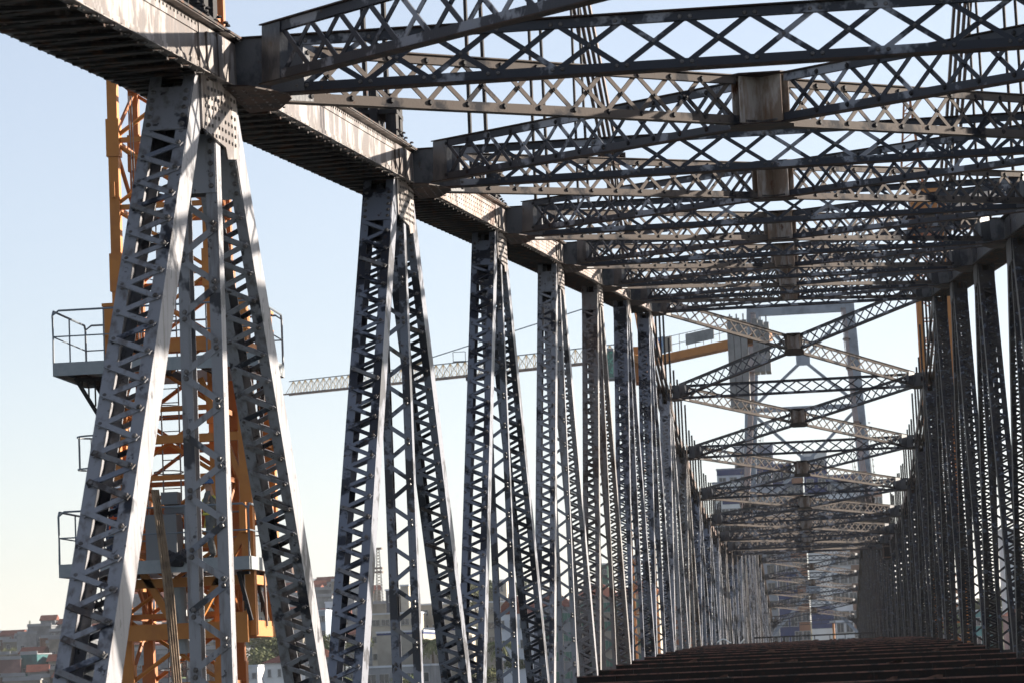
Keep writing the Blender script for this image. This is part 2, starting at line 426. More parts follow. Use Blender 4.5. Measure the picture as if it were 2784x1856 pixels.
for side in (-1, 1):
    xi, xo = (XL0, XL1) if side < 0 else (XR0, XR1)
    xm = xi + side*.1925
    for i in range(-1, 26):
        if not (7 <= i < 19): chord_box(i, side) if i >= 0 else None
        # bottom chord
        ya, yb = Yc(i), Yc(i+1)
        b = MB()
        for s in (-.2, .2):
            b.beam((xm+s, ya+.01, zb(ya)), (xm+s, yb-.01, zb(yb)), .03, .42)
        b.beam((xm, ya+.01, zb(ya)+.215), (xm, yb-.01, zb(yb)+.215), .5, .012)
        b.build('bottom_chord', M_ST if side < 0 else M_RS, bridge, o=(xm, ya, zb(ya)))
    for i in range(0, 27):
        y = Yc(i); h = Hc(i)
        near = side < 0 and i in (1, 2)
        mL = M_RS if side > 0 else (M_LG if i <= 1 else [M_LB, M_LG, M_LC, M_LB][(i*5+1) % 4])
        vis = i <= 20
        pit = .29 if i < 9 else (.4 if i < 16 else .7)
        if i > 0:
            laced('diagonal', (xm, y-.58, h+.05), (xm, y-PN/2, zb(y-PN/2)+.1), .385, .38, pit, .049 if i < 9 else .07, mL, mL, 1, near, riv=(side < 0 and 1 <= i <= 4))
        if i < 26:
            laced('diagonal', (xm, y+.58, h+.05), (xm, y+PN/2, zb(y+PN/2)+.1), .385, .38, pit, .049 if i < 9 else .07, mL, mL, 1, near, riv=(side < 0 and 1 <= i <= 3))
        laced('vertical_post', (xm, y, h+.02), (xm, y, zb(y)+.1), .37, .20, .50 if i < 9 else .6, .055, mL, mL, 1, near, single_gap=.06, riv=(side < 0 and 1 <= i <= 4))
        node(i, side)
        # short bearing where bottom chord meets mid-panel diagonals
        if i < 26:
            ym = y+PN/2; g = MB()
            for s in (-.225, .225):
                g.prism([(xm+s, ym-.6, zb(ym)-.2), (xm+s, ym+.6, zb(ym)-.2), (xm+s, ym+.45, zb(ym)+.55), (xm+s, ym-.45, zb(ym)+.55)], (1,0,0), .016)
            g.build('gusset_plate', mL, bridge, o=(xm, ym, zb(ym)))

# cross struts, lateral X bracing and centre plates
XA, XB = XL0+.012, XR0-.012
for i in range(0, 27):
    y = Yc(i)+.77; h = Hc(i)
    if i == 26: continue
    lattice('cross_strut', (XA, y, h+.02), (XB, y, h+.02), .53, .59, .05, M_ST, M_ST, i in (1,2,3), riv=(1 <= i <= 6))
for i in range(0, 26):
    y0 = Yc(i)+.77; y1 = Yc(i+1)+.77; h0 = Hc(i)+.03; h1 = Hc(i+1)+.03
    if i == 25: y1 = Yc(26)
    hm_ = (h0+h1)/2
    cx, cyy = (XA+XB)/2, (y0+y1)/2
    A = V((XA+.35, y0+.42, h0)); B = V((XB-.35, y1-.42, h1)); C = V((XA+.35, y1-.42, h1)); D = V((XB-.35, y0+.42, h0))
    near = i in (1, 2)
    mC = V((cx, cyy, hm_))
    def half(P, Q, mt, nm):
        d = (Q-P); L = d.length; d /= L
        lattice(nm, P, Q-d*.43, .53, .52, .05, mt, mt, near, plate=.35, riv=(1 <= i <= 4), fw=.12, inner=.06, onr=True)
    half(A, mC, M_LT, 'lateral_brace'); half(B, mC, M_LT, 'lateral_brace')
    half(C, mC, M_ST, 'lateral_brace'); half(D, mC, M_ST, 'lateral_brace')  # shaded diagonals: shade painted by using the dark strut colour
    d1 = (B-A).normalized(); d2 = (D-C).normalized(); g = MB()
    for dd in (d1, d2):
        n = dd.cross(V((0,0,1))).normalized()
        for q in (-1, 1):
            for e in (-1, 1):
                g.box(mC + dd*e*.24 + n*q*.05 + V((0,0,.265)), dd*.2, n*.006, V((0,0,.255)), 0)
    for z in (-.012, .545):
        g.prism([mC+V((0,0,z))+a for a in (d1*.47+d2*.1, d1*.1+d2*.47, -d1*.1+d2*.47, -d1*.47+d2*.1, -d1*.47-d2*.1, -d1*.1-d2*.47, d1*.1-d2*.47, d1*.47-d2*.1)], (0,0,1), .014, 1)
    pl = g.build('center_plate', [M_PL, M_FL], bridge, o=mC)
    if 1 <= i <= 5:
        rv = MB(); n = d1.cross(V((0,0,1))).normalized()
        if n.y > 0: n = -n
        for k in range(9): rv.dome(mC - d1*(.06+k*.035) + n*.056 + V((0,0,.03)), n, .018)
        n = d2.cross(V((0,0,1))).normalized()
        if n.y > 0: n = -n
        for k in range(9): rv.dome(mC - d2*(-.06-k*.035) + n*.056 + V((0,0,.03)), n, .018)
        rv.build('rivets', M_RV, pl, mC, kind='stuff')
    # horizontal lateral gussets under chord corners
    for P, sx in ((V((XA, y0, Hc(i)+.004)), 1), (V((XB, y0, Hc(i)+.004)), -1)):
        g = MB(); g.prism([P+V((0,-.62,0)), P+V((sx*.22,-.55,0)), P+V((sx*.50,-.08,0)), P+V((sx*.50,.12,0)), P+V((sx*.3,.6,0)), P+V((0,.7,0))], (0,0,1), .014)
        q = g.build('gusset_plate', M_FL, bridge, o=P)
        if i <= 4 and sx > 0:
            rv = MB()
            for a in range(4):
                for b in range(7): rv.dome(P+V((.06+a*.10, -.42+b*.14+a*.02, -.008)), (0,0,-1), .017)
            rv.build('rivets', M_RV, q, P, kind='stuff')

# far portal with curved knees
yp = Yc(26); hp = Hc(26); pm = MB()
for z in (0, .62): pm.beam((XA, yp, hp+z), (XB, yp, hp+z), .25, .09)
k = 16
for j in range(k):
    xa = XA+.3+(XB-XA-.6)*j/k; xb = XA+.3+(XB-XA-.6)*(j+1)/k
    pm.beam((xa, yp, hp+.04), (xb, yp, hp+.6), .03, .06, (0,1,0)); pm.beam((xa, yp+.02, hp+.6), (xb, yp+.02, hp+.04), .03, .06, (0,1,0))
for s, X in ((1, XA), (-1, XB)):
    arc = [V((X+s*(1.1-1.1*math.cos(t)), yp, hp-.05-1.2*(1-math.sin(t)))) for t in [math.pi/2*q/8 for q in range(9)]]
    for a, b in zip(arc, arc[1:]): pm.beam(a, b, .2, .1, (0,1,0))
    pm.prism([V((X, yp, hp))] + arc, (0,1,0), .02)
pm.beam((XA, yp-.05, hp-.42), (XB, yp-.05, hp-.42), .08, .06)
for j in range(6):
    x = XA+1+(XB-XA-2)*j/5; pm.beam((x, yp-.03, hp-.4), (x, yp-.03, hp), .05, .3, (0,1,0))
pm.build('portal_frame', M_ST, bridge, o=(XA, yp, hp))

# floor beams
random.seed(3)
for k in range(-7, 46):
    y = 61.52 + 6.065*k
    if y < 18: continue
    t = dk(y); b = MB(); x0, x1 = XL0-.02, XR0+.02
    b.abox(x0, x1, y-.008, y+.008, t-.78, t-.02, 0)
    b.abox(x0, x1, y-.09, y+.09, t-.025, t, 1); b.abox(x0, x1, y-.15, y+.15, t-.80, t-.78, 0)
    b.abox(x0, x1, y-.03, y-.008, t-.12, t-.02, 0)
    for q in range(7):
        xx = x0+.8+q*(x1-x0-1.6)/6
        b.abox(xx-.01, xx+.01, y-.13, y-.008, t-.78, t-.02, 0)
    fb = b.build('floor_beam', [M_FB, M_FT], bridge, o=(0, y, t-.8))
    if y < 150:
        for q in range(2):
            xx = random.uniform(-4.2, 3.8); c = MB(); ww = random.uniform(.08, .16)
            c.abox(xx-ww, xx+ww, y-.12, y+.1, t+.0, t+.012)
            c.prism([(xx-ww, y-.10, t+.012), (xx+ww, y-.10, t+.012), (xx+ww, y-.10, t+.05), (xx+ww*.2, y-.10, t+.05)], (0,1,0), .012)
            c.build('stringer_cleat', M_CL, fb, o=(xx, y, t))

# ------------------------------------------------------------------ eyebar chains
def chain_h(Y):
    """pin height of the chain above eye level"""
    if Y < Yc(7): D = Yc(7)-Y; return CZ + 12.25 + .205*D + .0011*D*D
    if Y > Yc(19): D = Y-Yc(19); return CZ + 12.85 + .205*D + .0011*D*D
    i = (Y-Yc(0))/PN; a = int(i); a = min(a, 25); f = i-a
    q = lambda n: Hn[n] + (.57 if n in (7, 19) else .27)
    return CZ + q(a)*(1-f) + q(min(a+1, 26))*f
for side, nm in ((-1, 'left'), (1, 'right')):
    xm = (-5.30 if side < 0 else 4.68)
    ch = thing('eyebar_chain', (xm, Yc(7), chain_h(Yc(7))), 'rusty eyebar suspension chain sagging along the %s-hand truss' % nm, 'chain', None)
    o = WO[ch]
    for i in range(0, 28 if False else 26):
        y0, y1 = Yc(i), Yc(i+1); p0 = V((xm, y0, chain_h(y0))); p1 = V((xm, y1, chain_h(y1)))
        d = (p1-p0).normalized(); u = V((1,0,0)).cross(d)
        for k in range(4):
            off = V(((-.27+.14*k+(i % 2)*.05), 0, 0)); b = MB()
            b.beam(p0+off, p1+off, .07, .27 if 7 <= i < 19 else .20, u)
            for p in (p0, p1):
                b.prism([p+off+(d*math.cos(t)+u*math.sin(t))*.24 for t in [math.pi*2*q/10 for q in range(10)]], (1,0,0), .072)
            b.build('eyebar', M_EB, ch, o=p0+off)
        pn = MB(); pn.tube([p0+V((-.4,0,0)), p0+V((.42,0,0))], .09, 8); pn.build('pin', M_DK, ch, o=p0)
        if 7 <= i < 19:
            r = MB()
            for q in range(4):
                f = .12+q*.235; P = p0*(1-f)+p1*f + V((side*-.06+.2*(-side), 0, 0))
                r = MB(); hh = 1.6+((q*37+i*13) % 7)*.12; r.tube([P+V((0,0,-.9)), P+V((0,0,hh))], .04, 5)
                r.build('threaded_rod', M_DK, ch, o=P)
for side, nm in ((-1, 'left'), (1, 'right')):
    xm = (-5.30 if side < 0 else 4.68)
    for i in range(1, 7):
        y = Yc(i)-.1; z0 = Hc(i)+.47; z1 = chain_h(y)
        wz = ['first', 'second', 'third', 'fourth', 'fifth', 'sixth'][i-1]
        t = thing('hanger_rod', (xm, y, z0), 'dark twin hanger rods with pipe clamp on the %s chord, %s from the viewer' % (nm, wz), 'hanger rod', 'hanger rods between the chain and the box chords')
        for s in (-.14, .14):
            b = MB(); b.tube([(xm+s, y, z0+.3), (xm+s*.6, y, z1)], .035, 6); b.build('rod', M_DK, t, o=(xm+s, y, z0))
        b = MB()
        for sx in (-.22, .22):
            for s in (-.2, .2): b.tube([(xm+sx, y+s, z0), (xm+sx, y+s, z0+.62)], .085, 8)
        b.abox(xm-.33, xm+.33, y-.34, y+.34, z0+.012, z0+.06); b.abox(xm-.3, xm+.3, y-.3, y+.3, z0+.36, z0+.42)
        b.abox(xm-.05, xm+.05, y-.36, y+.36, z0+.05, z0+.66)
        b.build('pipe_clamp', M_DK, t, o=(xm, y, z0))
        if i < 4:
            b = MB()
            for q in range(14): b.dome((xm+.42*(-side)-.04+random.uniform(-.05,.05), y-.9+q*.12, z0+.02), (0,0,1), .03)
            b.build('bolt_heads', M_DK, t, o=(xm, y, z0), kind='stuff')
#PART2
# ------------------------------------------------------------------ far suspension tower
yt = 346.0
tw = thing('bridge_tower', (0, yt, 0), 'tall grey steel suspension tower with diagonal bracing at the far end of the bridge', 'bridge tower')
topz = at(2045, 838, yt).z
def legx(z, s):
    f = (z-(CZ+2))/(topz-(CZ+2)); a = at(2030, 1700, yt).x if s < 0 else at(2395, 1700, yt).x
    b = at(2047, 838, yt).x if s < 0 else at(2305, 838, yt).x
    return a*(1-f)+b*f
for s in (-1, 1):
    b = MB()
    for q in (-.55, .55):
        for r in (-.8, .8):
            b.beam((legx(0, s)+q, yt+r, 0), (legx(topz, s)+q, yt+r, topz), .34, .34, (0,1,0))
    for r in (-.8, .8):
        b.beam((legx(0, s), yt+r*.98, 0), (legx(topz, s), yt+r*.98, topz), .8, .04, (0,1,0))
    b.build('tower_leg', M_TW, tw, o=(legx(0, s), yt, 0))
    for q in (-1, 1):                       # stepped scaffold strips on the lower legs
        b = MB(); n = 34
        for k in range(n):
            z = CZ+3+k*.72; b.abox(legx(z, s)+q*1.05-.12, legx(z, s)+q*1.05+.12, yt-1.1, yt-.8, z, z+.1)
        for e in (-.12, .12): b.beam((legx(CZ+2, s)+q*1.05+e, yt-1, CZ+2), (legx(CZ+30, s)+q*1.05+e, yt-1, CZ+30-4), .06, .06, (0,1,0))
        b.build('access_ladder', M_TP, tw, o=(legx(CZ, s)+q, yt, CZ))
zl = [at(2200, 838, yt).z, at(2200, 1108, yt).z, at(2200, 1400, yt).z, at(2200, 1800, yt).z, 8]
for k, z in enumerate(zl[:4]):
    b = MB(); b.beam((legx(z, -1), yt, z), (legx(z, 1), yt, z), .7, .5 if k else 1.3)
    b.build('cross_beam', M_TW, tw)
for k in range(4):
    za, zc = zl[k]-(.6 if k == 0 else .2), zl[k+1]+.2; b = MB()
    zm = (za+zc)/2; xm = (legx(za,-1)+legx(za,1))/2
    for s in (-1, 1):
        b.beam((legx(za, s), yt, za), (xm, yt, zm), .35, .35, (0,1,0)); b.beam((legx(zc, s), yt, zc), (xm, yt, zm), .35, .35, (0,1,0))
    b.abox(xm-.8, xm+.8, yt-.25, yt+.25, zm-.6, zm+.6)
    b.build('tower_bracing', M_TW, tw, o=(xm, yt, zm))
b = MB(); b.abox(-12, 12, yt-5, yt+5, -1, 4); b.build('pier', M_CONC, tw)

# ------------------------------------------------------------------ railing across the deck, hose, cage
Yr = 205; a = at(2040, 1733, Yr); c = at(2350, 1727, Yr)
dz = dk(Yr)
rt = thing('guard_rail', (0, Yr, dz), 'thin dark guard rail crossing the deck at the far crest', 'railing')
b = MB(); b.beam((-4.4, Yr, dz+.62), (3.9, Yr, dz+.62), .07, .1); b.build('top_rail', M_DK, rt)
for k in range(9):
    b = MB(); x = -4.4+8.3*k/8; b.abox(x-.025, x+.025, Yr-.02, Yr+.02, dz, dz+.57); b.build('rail_post', M_DK, rt)
M_HS = mat('white_hose', (.75,.75,.72), .5)
Yh = 146; b = MB(); pts = [at(1950+38*t, 1745-9*math.sin(math.pi*min(1, t*1.15)), Yh) for t in [k/8 for k in range(9)]]
b.tube(pts, .035, 6); b.build('hose', M_HS, None, label='white hose arching over the floor beams beside the left truss', cat='hose')
b = MB(); pts = [at(2010+14*math.sin(t*1.4), 1752-16*math.sin(t*1.6), Yh+6) for t in [k/6 for k in range(7)]]
b.tube(pts, .035, 6); b.build('hose', M_HS, None, label='short white hose end standing upright on the far floor beams', cat='hose')
cg = thing('work_cage', (3.6, 172, CZ+5), 'rusty brown suspended work cage hanging below the right ends of the far struts', 'work cage')
p0 = at(2402, 1515, 172); p1 = at(2458, 1450, 172)
for z in (p0.z, p0.z+(p1.z-p0.z)*.5, p1.z):
    b = MB()
    for yy in (171.2, 173): b.beam((p0.x, yy, z), (p1.x, yy, z), .06, .06)
    for xx in (p0.x, p1.x): b.beam((xx, 171.2, z), (xx, 173, z), .06, .06)
    b.build('frame_ring', M_EB, cg)
for xx in (p0.x, (p0.x+p1.x)/2, p1.x):
    for yy in (171.2, 173):
        b = MB(); b.abox(xx-.03, xx+.03, yy-.03, yy+.03, p0.z, p1.z); b.build('corner_post', M_EB, cg)
b = MB(); b.abox(p0.x, p1.x, 171.2, 173, p0.z-.08, p0.z-.02); b.abox(p0.x, p1.x-.5, 172.95, 172.99, p0.z, p0.z+.65); b.build('floor_tray', M_DK, cg)

# ------------------------------------------------------------------ tower crane 1 (left, orange)
Y1c = 64.4; MW = 1.03
xc = (at(305, 700, Y1c-MW).x + at(592, 1000, Y1c-MW).x)/2
cr = thing('tower_crane', (xc, Y1c, 0), 'orange lattice crane mast with climbing frame and two platforms, left of the bridge', 'crane')
zt = CZ + 15.5
for sx in (-1, 1):
    for sy in (-1, 1):
        b = MB(); x = xc+sx*MW; y = Y1c+sy*MW
        b.abox(x-.11, x+.11, y-.11, y+.11, 0, zt)
        k = CZ-30.0
        for q in range(18):
            z = CZ-31+q*3.0+1.05
            if z > zt-1: break
            b.abox(x-.145, x+.145, y-.145, y+.145, z-.42, z+.42)
            b.abox(x+sx*.0-.03, x+.03, y-.19, y+.19, z-1.35, z-1.0)
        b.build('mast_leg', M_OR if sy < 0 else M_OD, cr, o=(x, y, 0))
for q in range(31):
    z = CZ-30+q*1.5
    if z > zt-.3: break
    for (ax, ay, bx, by) in ((-1,-1,1,-1), (-1,1,1,1), (-1,-1,-1,1), (1,-1,1,1)):
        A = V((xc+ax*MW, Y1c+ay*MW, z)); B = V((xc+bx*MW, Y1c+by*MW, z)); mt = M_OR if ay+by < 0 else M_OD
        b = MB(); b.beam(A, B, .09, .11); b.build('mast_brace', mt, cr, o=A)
        b = MB()
        if q % 2: A, B = B, A
        b.tube([A+V((0,0,.05)), B+V((0,0,1.45))], .05, 6); b.build('mast_brace', mt, cr, o=A)
        if ay == by: 
            b = MB(); b.tube([B+V((0,0,.05)), A+V((0,0,1.45))], .045, 6); b.build('mast_brace', mt, cr, o=B)
# climbing frame
CL = at(303, 900, 62.95).x; CR_ = at(676, 1500, 62.95).x; xq = (CL+CR_)/2; CF = (CR_-CL)/2; CY = 1.42
for sx in (-1, 1):
    for sy in (-1, 1):
        b = MB(); x = xq+sx*CF; y = Y1c+sy*CY
        b.abox(x-.13, x+.13, y-.13, y+.13, CZ+1.0, CZ+8.25); b.abox(x-.17, x+.17, y-.17, y+.17, CZ+8.25, CZ+8.32)
        b.abox(x-.16, x+.16, y-.16, y+.16, CZ+7.6, CZ+7.9)
        b.build('frame_post', M_OR, cr, o=(x, y, CZ+1))
for z, hh in ((1.15, .34), (3.75, .5), (2.2, .2), (7.3, .2), (5.3, .18)):
    for (ax, ay, bx, by) in ((-1,-1,1,-1), (-1,1,1,1), (-1,-1,-1,1), (1,-1,1,1)):
        if z == 3.75 and ay == by == -1:
            continue
        A = V((xq+ax*CF, Y1c+ay*CY, CZ+z)); B = V((xq+bx*CF, Y1c+by*CY, CZ+z)); d = (B-A).normalized()*.14
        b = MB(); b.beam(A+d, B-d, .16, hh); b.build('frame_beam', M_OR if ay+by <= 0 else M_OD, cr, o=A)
for s in (-1, 1):
    b = MB(); b.beam((xq+s*1.5, Y1c-CY, CZ+3.5), (xq+s*.3, Y1c-CY, CZ+1.4), .16, .16, (0,1,0)); b.build('frame_beam', M_OR, cr)
    b = MB(); b.beam((xq+s*1.5, Y1c-CY, CZ+3.9), (xq+s*.5, Y1c-CY, CZ+6.6), .12, .12, (0,1,0)); b.build('frame_beam', M_OR, cr)
b = MB(); b.abox(xq+CF-.12, xq+CF+.02, Y1c-CY-.35, Y1c-CY+.3, CZ+3.2, CZ+3.85); b.build('guide_block', M_OR, cr)
b = MB(); b.abox(xq+CF-.5, xq+CF-.02, Y1c-CY-.3, Y1c-CY-.15, CZ+.85, CZ+1.5); b.build('guide_block', M_OR, cr)
# mast extra chords on the right
for q, x in enumerate((.35, .52, .62)):
    b = MB(); b.tube([(xq+CF+x-.4, Y1c-.4+q*.2, CZ+1.2), (xq+CF+x-.6, Y1c-.4+q*.2, CZ+8.2)], .028, 6); b.build('service_pipe', M_TP, cr)
# ladder with hoops
lx, ly = xc-.28, Y1c+.5
lad = MB()
for s in (-.2, .2): lad.tube([(lx+s, ly, CZ-8), (lx+s, ly, zt)], .018, 5)
lob = lad.build('ladder', M_RL, cr, o=(lx, ly, CZ-8))
for k in range(70):
    b = MB(); z = CZ-7.8+k*.32
    if z > zt: break
    b.tube([(lx-.2, ly, z), (lx+.2, ly, z)], .012, 5); b.build('rung', M_RL, lob)
for k in range(14):
    z = CZ-4+k*1.45; b = MB()
    b.tube([(lx+.33*math.cos(t), ly-.33-.33*math.sin(t)*-1*-1, z+.02*math.sin(t)) for t in [math.pi*2*q/12 for q in range(13)]], .014, 5)
    b.build('hoop', M_RL, lob)
# platforms
def platform(z, xl, xr, yf, yb, hole, end_cut):
    p = bpy.data.objects
    b = MB(); 
    b.abox(xl, xr, yf-.03, yf+.03, z-.28, z, 0); b.abox(xl, xr, yb-.03, yb+.03, z-.28, z, 0)
    b.abox(xl-.03, xl+.03, yf+.035, yb-.035, z-.28, z, 0); b.abox(xr-.03, xr+.03, yf+.035, yb-.035, z-.28, z, 0)
    f = b.build('platform_edge', M_GV, cr, o=(xl, yf, z-.28))
    i = 0
    x = xl+.05
    for (X0, X1, Ya, Yb) in ((xl+.03, xr-.03, yf+.03, hole[2]), (xl+.03, xr-.03, hole[3], yb-.03), (xl+.03, hole[0], hole[2]+.01, hole[3]-.01), (hole[1], xr-.03, hole[2]+.01, hole[3]-.01)):
        Yb = min(Yb, yb-.03)
        if Yb <= Ya: continue
        n = max(1, int((X1-X0)/.3)); ww = (X1-X0)/n
        for k in range(n):
            b = MB(); b.abox(X0+k*ww+.008, X0+(k+1)*ww-.008, Ya, Yb, z-.10, z-.05); b.build('grating_panel', M_GV, cr)
    for k in range(5):
        xx = xl+.3+(xr-xl-.6)*k/4; b = MB(); b.abox(xx-.04, xx+.04, yf+.04, yb-.04, z-.27, z-.12); b.build('joist', M_DK, cr)
    for s, xe in ((-1, xl+.35), (1, xr-.35)):
        for yy in (yf+.5, yb-.5):
            b = MB(); b.beam((xe, yy, z-.3), (xq+s*(CF+.1), yy, z-1.35), .08, .09, (0,1,0)); b.beam((xe, yy, z-.33), (xq+s*(CF+.1), yy, z-.33), .07, .07)
            for q in range(4):
                t = .2+.2*q; b.beam((xe*(1-t)+(xq+s*CF)*t, yy, z-.33), (xe*(1-t)+(xq+s*CF)*t, yy, z-.3-1.05*t), .03, .03)
            b.build('bracket', M_DK, cr)
    # railing
    n = 5
    segs = [((xl, yf), (xr, yf)), ((xr, yf), (xr, yb)), ((xl, yb), (xr, yb)), ((xl, yf), (xl, yb))]
    for (A, B) in segs:
        L = math.hypot(B[0]-A[0], B[1]-A[1]); n = max(2, round(L/1.25))
        b = MB()
        b.tube([(A[0], A[1], z), (A[0], A[1], z+1.02), (A[0]+(B[0]-A[0])*.03, A[1]+(B[1]-A[1])*.03, z+1.12), (B[0]-(B[0]-A[0])*.03, B[1]-(B[1]-A[1])*.03, z+1.12), (B[0], B[1], z+1.02), (B[0], B[1], z)], .024, 6)
        h = b.build('handrail', M_RL, cr, o=(A[0], A[1], z))
        b = MB(); b.tube([(A[0], A[1], z+.56), (B[0], B[1], z+.56)], .016, 5); b.build('mid_rail', M_RL, cr)
        for k in range(1, n):
            t = k/n; b = MB(); b.tube([(A[0]*(1-t)+B[0]*t, A[1]*(1-t)+B[1]*t, z), (A[0]*(1-t)+B[0]*t, A[1]*(1-t)+B[1]*t, z+1.12)], .018, 5); b.build('rail_post', M_RL, cr)
zu = at(160, 992, 62.0).z; zl_ = at(165, 1572, 62.0).z + .3
xl = at(146, 1000, 62.0).x; xr = at(770, 1000, 64.9).x
hole = (xq-CF-.15, xq+CF+.15, Y1c-CY-.15, Y1c+CY+.15)
platform(zu+.05, xl, xr, 62.0, 64.9, hole, 0)
xl2 = at(163, 1570, 62.0).x; xr2 = at(748, 1560, 64.9).x
platform(zl_, xl2, xr2, 62.0, 64.9, hole, 0)
# cage hoop at left
b = MB()
for z, yy in ((at(200, 1190, 64).z, 0), (at(200, 1278, 64).z, 0)):
    c0 = at(262, 1190, 64)
    b.tube([(c0.x+.42*math.cos(t), 64+.42*math.sin(t), z) for t in [math.pi*2*q/16 for q in range(17)]], .02, 5)
z0, z1 = at(200, 1278, 64).z, at(200, 1190, 64).z
for q in range(7):
    t = math.pi*2*q/7+.3; b.tube([(c0.x+.42*math.cos(t), 64+.42*math.sin(t), z0), (c0.x+.42*math.cos(t), 64+.42*math.sin(t), z1)], .013, 5)
b.build('ladder_cage', M_RL, cr)
# hydraulic cylinder, control box, bundle of straps, bag
b = MB(); A = at(483, 1590, 63.2); B = at(498, 1775, 63.2); b.tube([A, B], .17, 14); b.build('hydraulic_cylinder', M_GV, cr)
b = MB(); A = at(398, 1535, 62.6); b.abox(A.x, A.x+.68, 62.6, 63.2, zl_-.02, zl_+1.0); 
b.build('control_box', mat('box_grey', (.15,.155,.16), .6), None, label='grey steel control cabinet standing on the lower crane platform', cat='cabinet')
b = MB(); A = at(440, 1490, 62.6); b.abox(A.x, A.x+.36, 62.65, 63.0, zl_+1.22, zl_+1.48); b.abox(A.x+.04, A.x+.5, 62.8, 62.95, zl_+1.02, zl_+1.21)
b.build('motor_unit', mat('motor_grey', (.12,.125,.13), .6), None, label='small grey motor unit on top of the control cabinet', cat='motor')
b = MB(); bp = at(488, 1528, 61.95)
for q in range(26):
    r = random.uniform(.07, .12); P = bp + V((random.uniform(-.22,.24), random.uniform(-.08,.08), random.uniform(-.06,.16)))
    b.tube([P+V((-r,0,0)), P+V((0,.02,r*.5)), P+V((r,0,0))], [r*.5, r, r*.5], 6)
b.build('tool_bag', mat('bag_black', (.02,.02,.025), .8), None, label='lumpy black tool bag hanging over the lower platform edge', cat='bag')
st = thing('strap_bundle', at(415, 1330, 61.5), 'bundle of brown wooden battens hanging in front of the crane', 'battens')
M_WD = mat('batten_wood', (.23,.165,.11), .8, .2, (.12,.085,.06), 4, (.45,.65))
for q in range(4):
    A = at(414+q*5, 1330, 61.6+q*.05); Bm = at(448+q*7, 1600, 61.6+q*.05); B = at(474+q*6, 1870, 61.6+q*.05)
    b = MB(); b.beam(A, Bm, .045, .05, (0,1,0)); b.beam(Bm, B, .045, .05, (0,1,0)); b.build('batten', M_WD, st)
# hoist rope pair alongside mast
b = MB()
for q in (0, 7): b.tube([at(350+q, 262, 62.9), at(398+q, 1400, 62.9)], .010, 4)
b.build('hoist_rope', M_RL, cr)

# ------------------------------------------------------------------ people
M_SK = mat('skin', (.30,.17,.11), .6); M_CW = mat('grey_coverall', (.115,.115,.11), .85, .1, (.07,.07,.07), 6, (.4,.7)); M_BT = mat('boot_black', (.02,.018,.016), .6)
M_CB = mat('dark_blue_cloth', (.03,.04,.07), .85); M_YV = mat('harness_yellow', (.55,.50,.08), .6); M_RD = mat('harness_orange', (.55,.10,.03), .6)
def skin_mesh(name, pts, edges, rad, mt, parent, root=0, o=(0,0,0)):
    me = bpy.data.meshes.new(name); me.from_pydata([tuple(V(p)) for p in pts], edges, []); me.materials.append(mt)
    ob = link(name, me, WO[parent], parent)
    ob.modifiers.new('skin', 'SKIN')
    lay = me.skin_vertices[0] if me.skin_vertices else None
    for i, r in enumerate(rad):
        d = me.skin_vertices[0].data[i]; d.radius = (r, r) if not isinstance(r, tuple) else r; d.use_root = (i == root)
    s = ob.modifiers.new('sub', 'SUBSURF'); s.levels = 1; s.render_levels = 2
    ob.modifiers['skin'].use_smooth_shade = True
    return ob
from mathutils import Euler
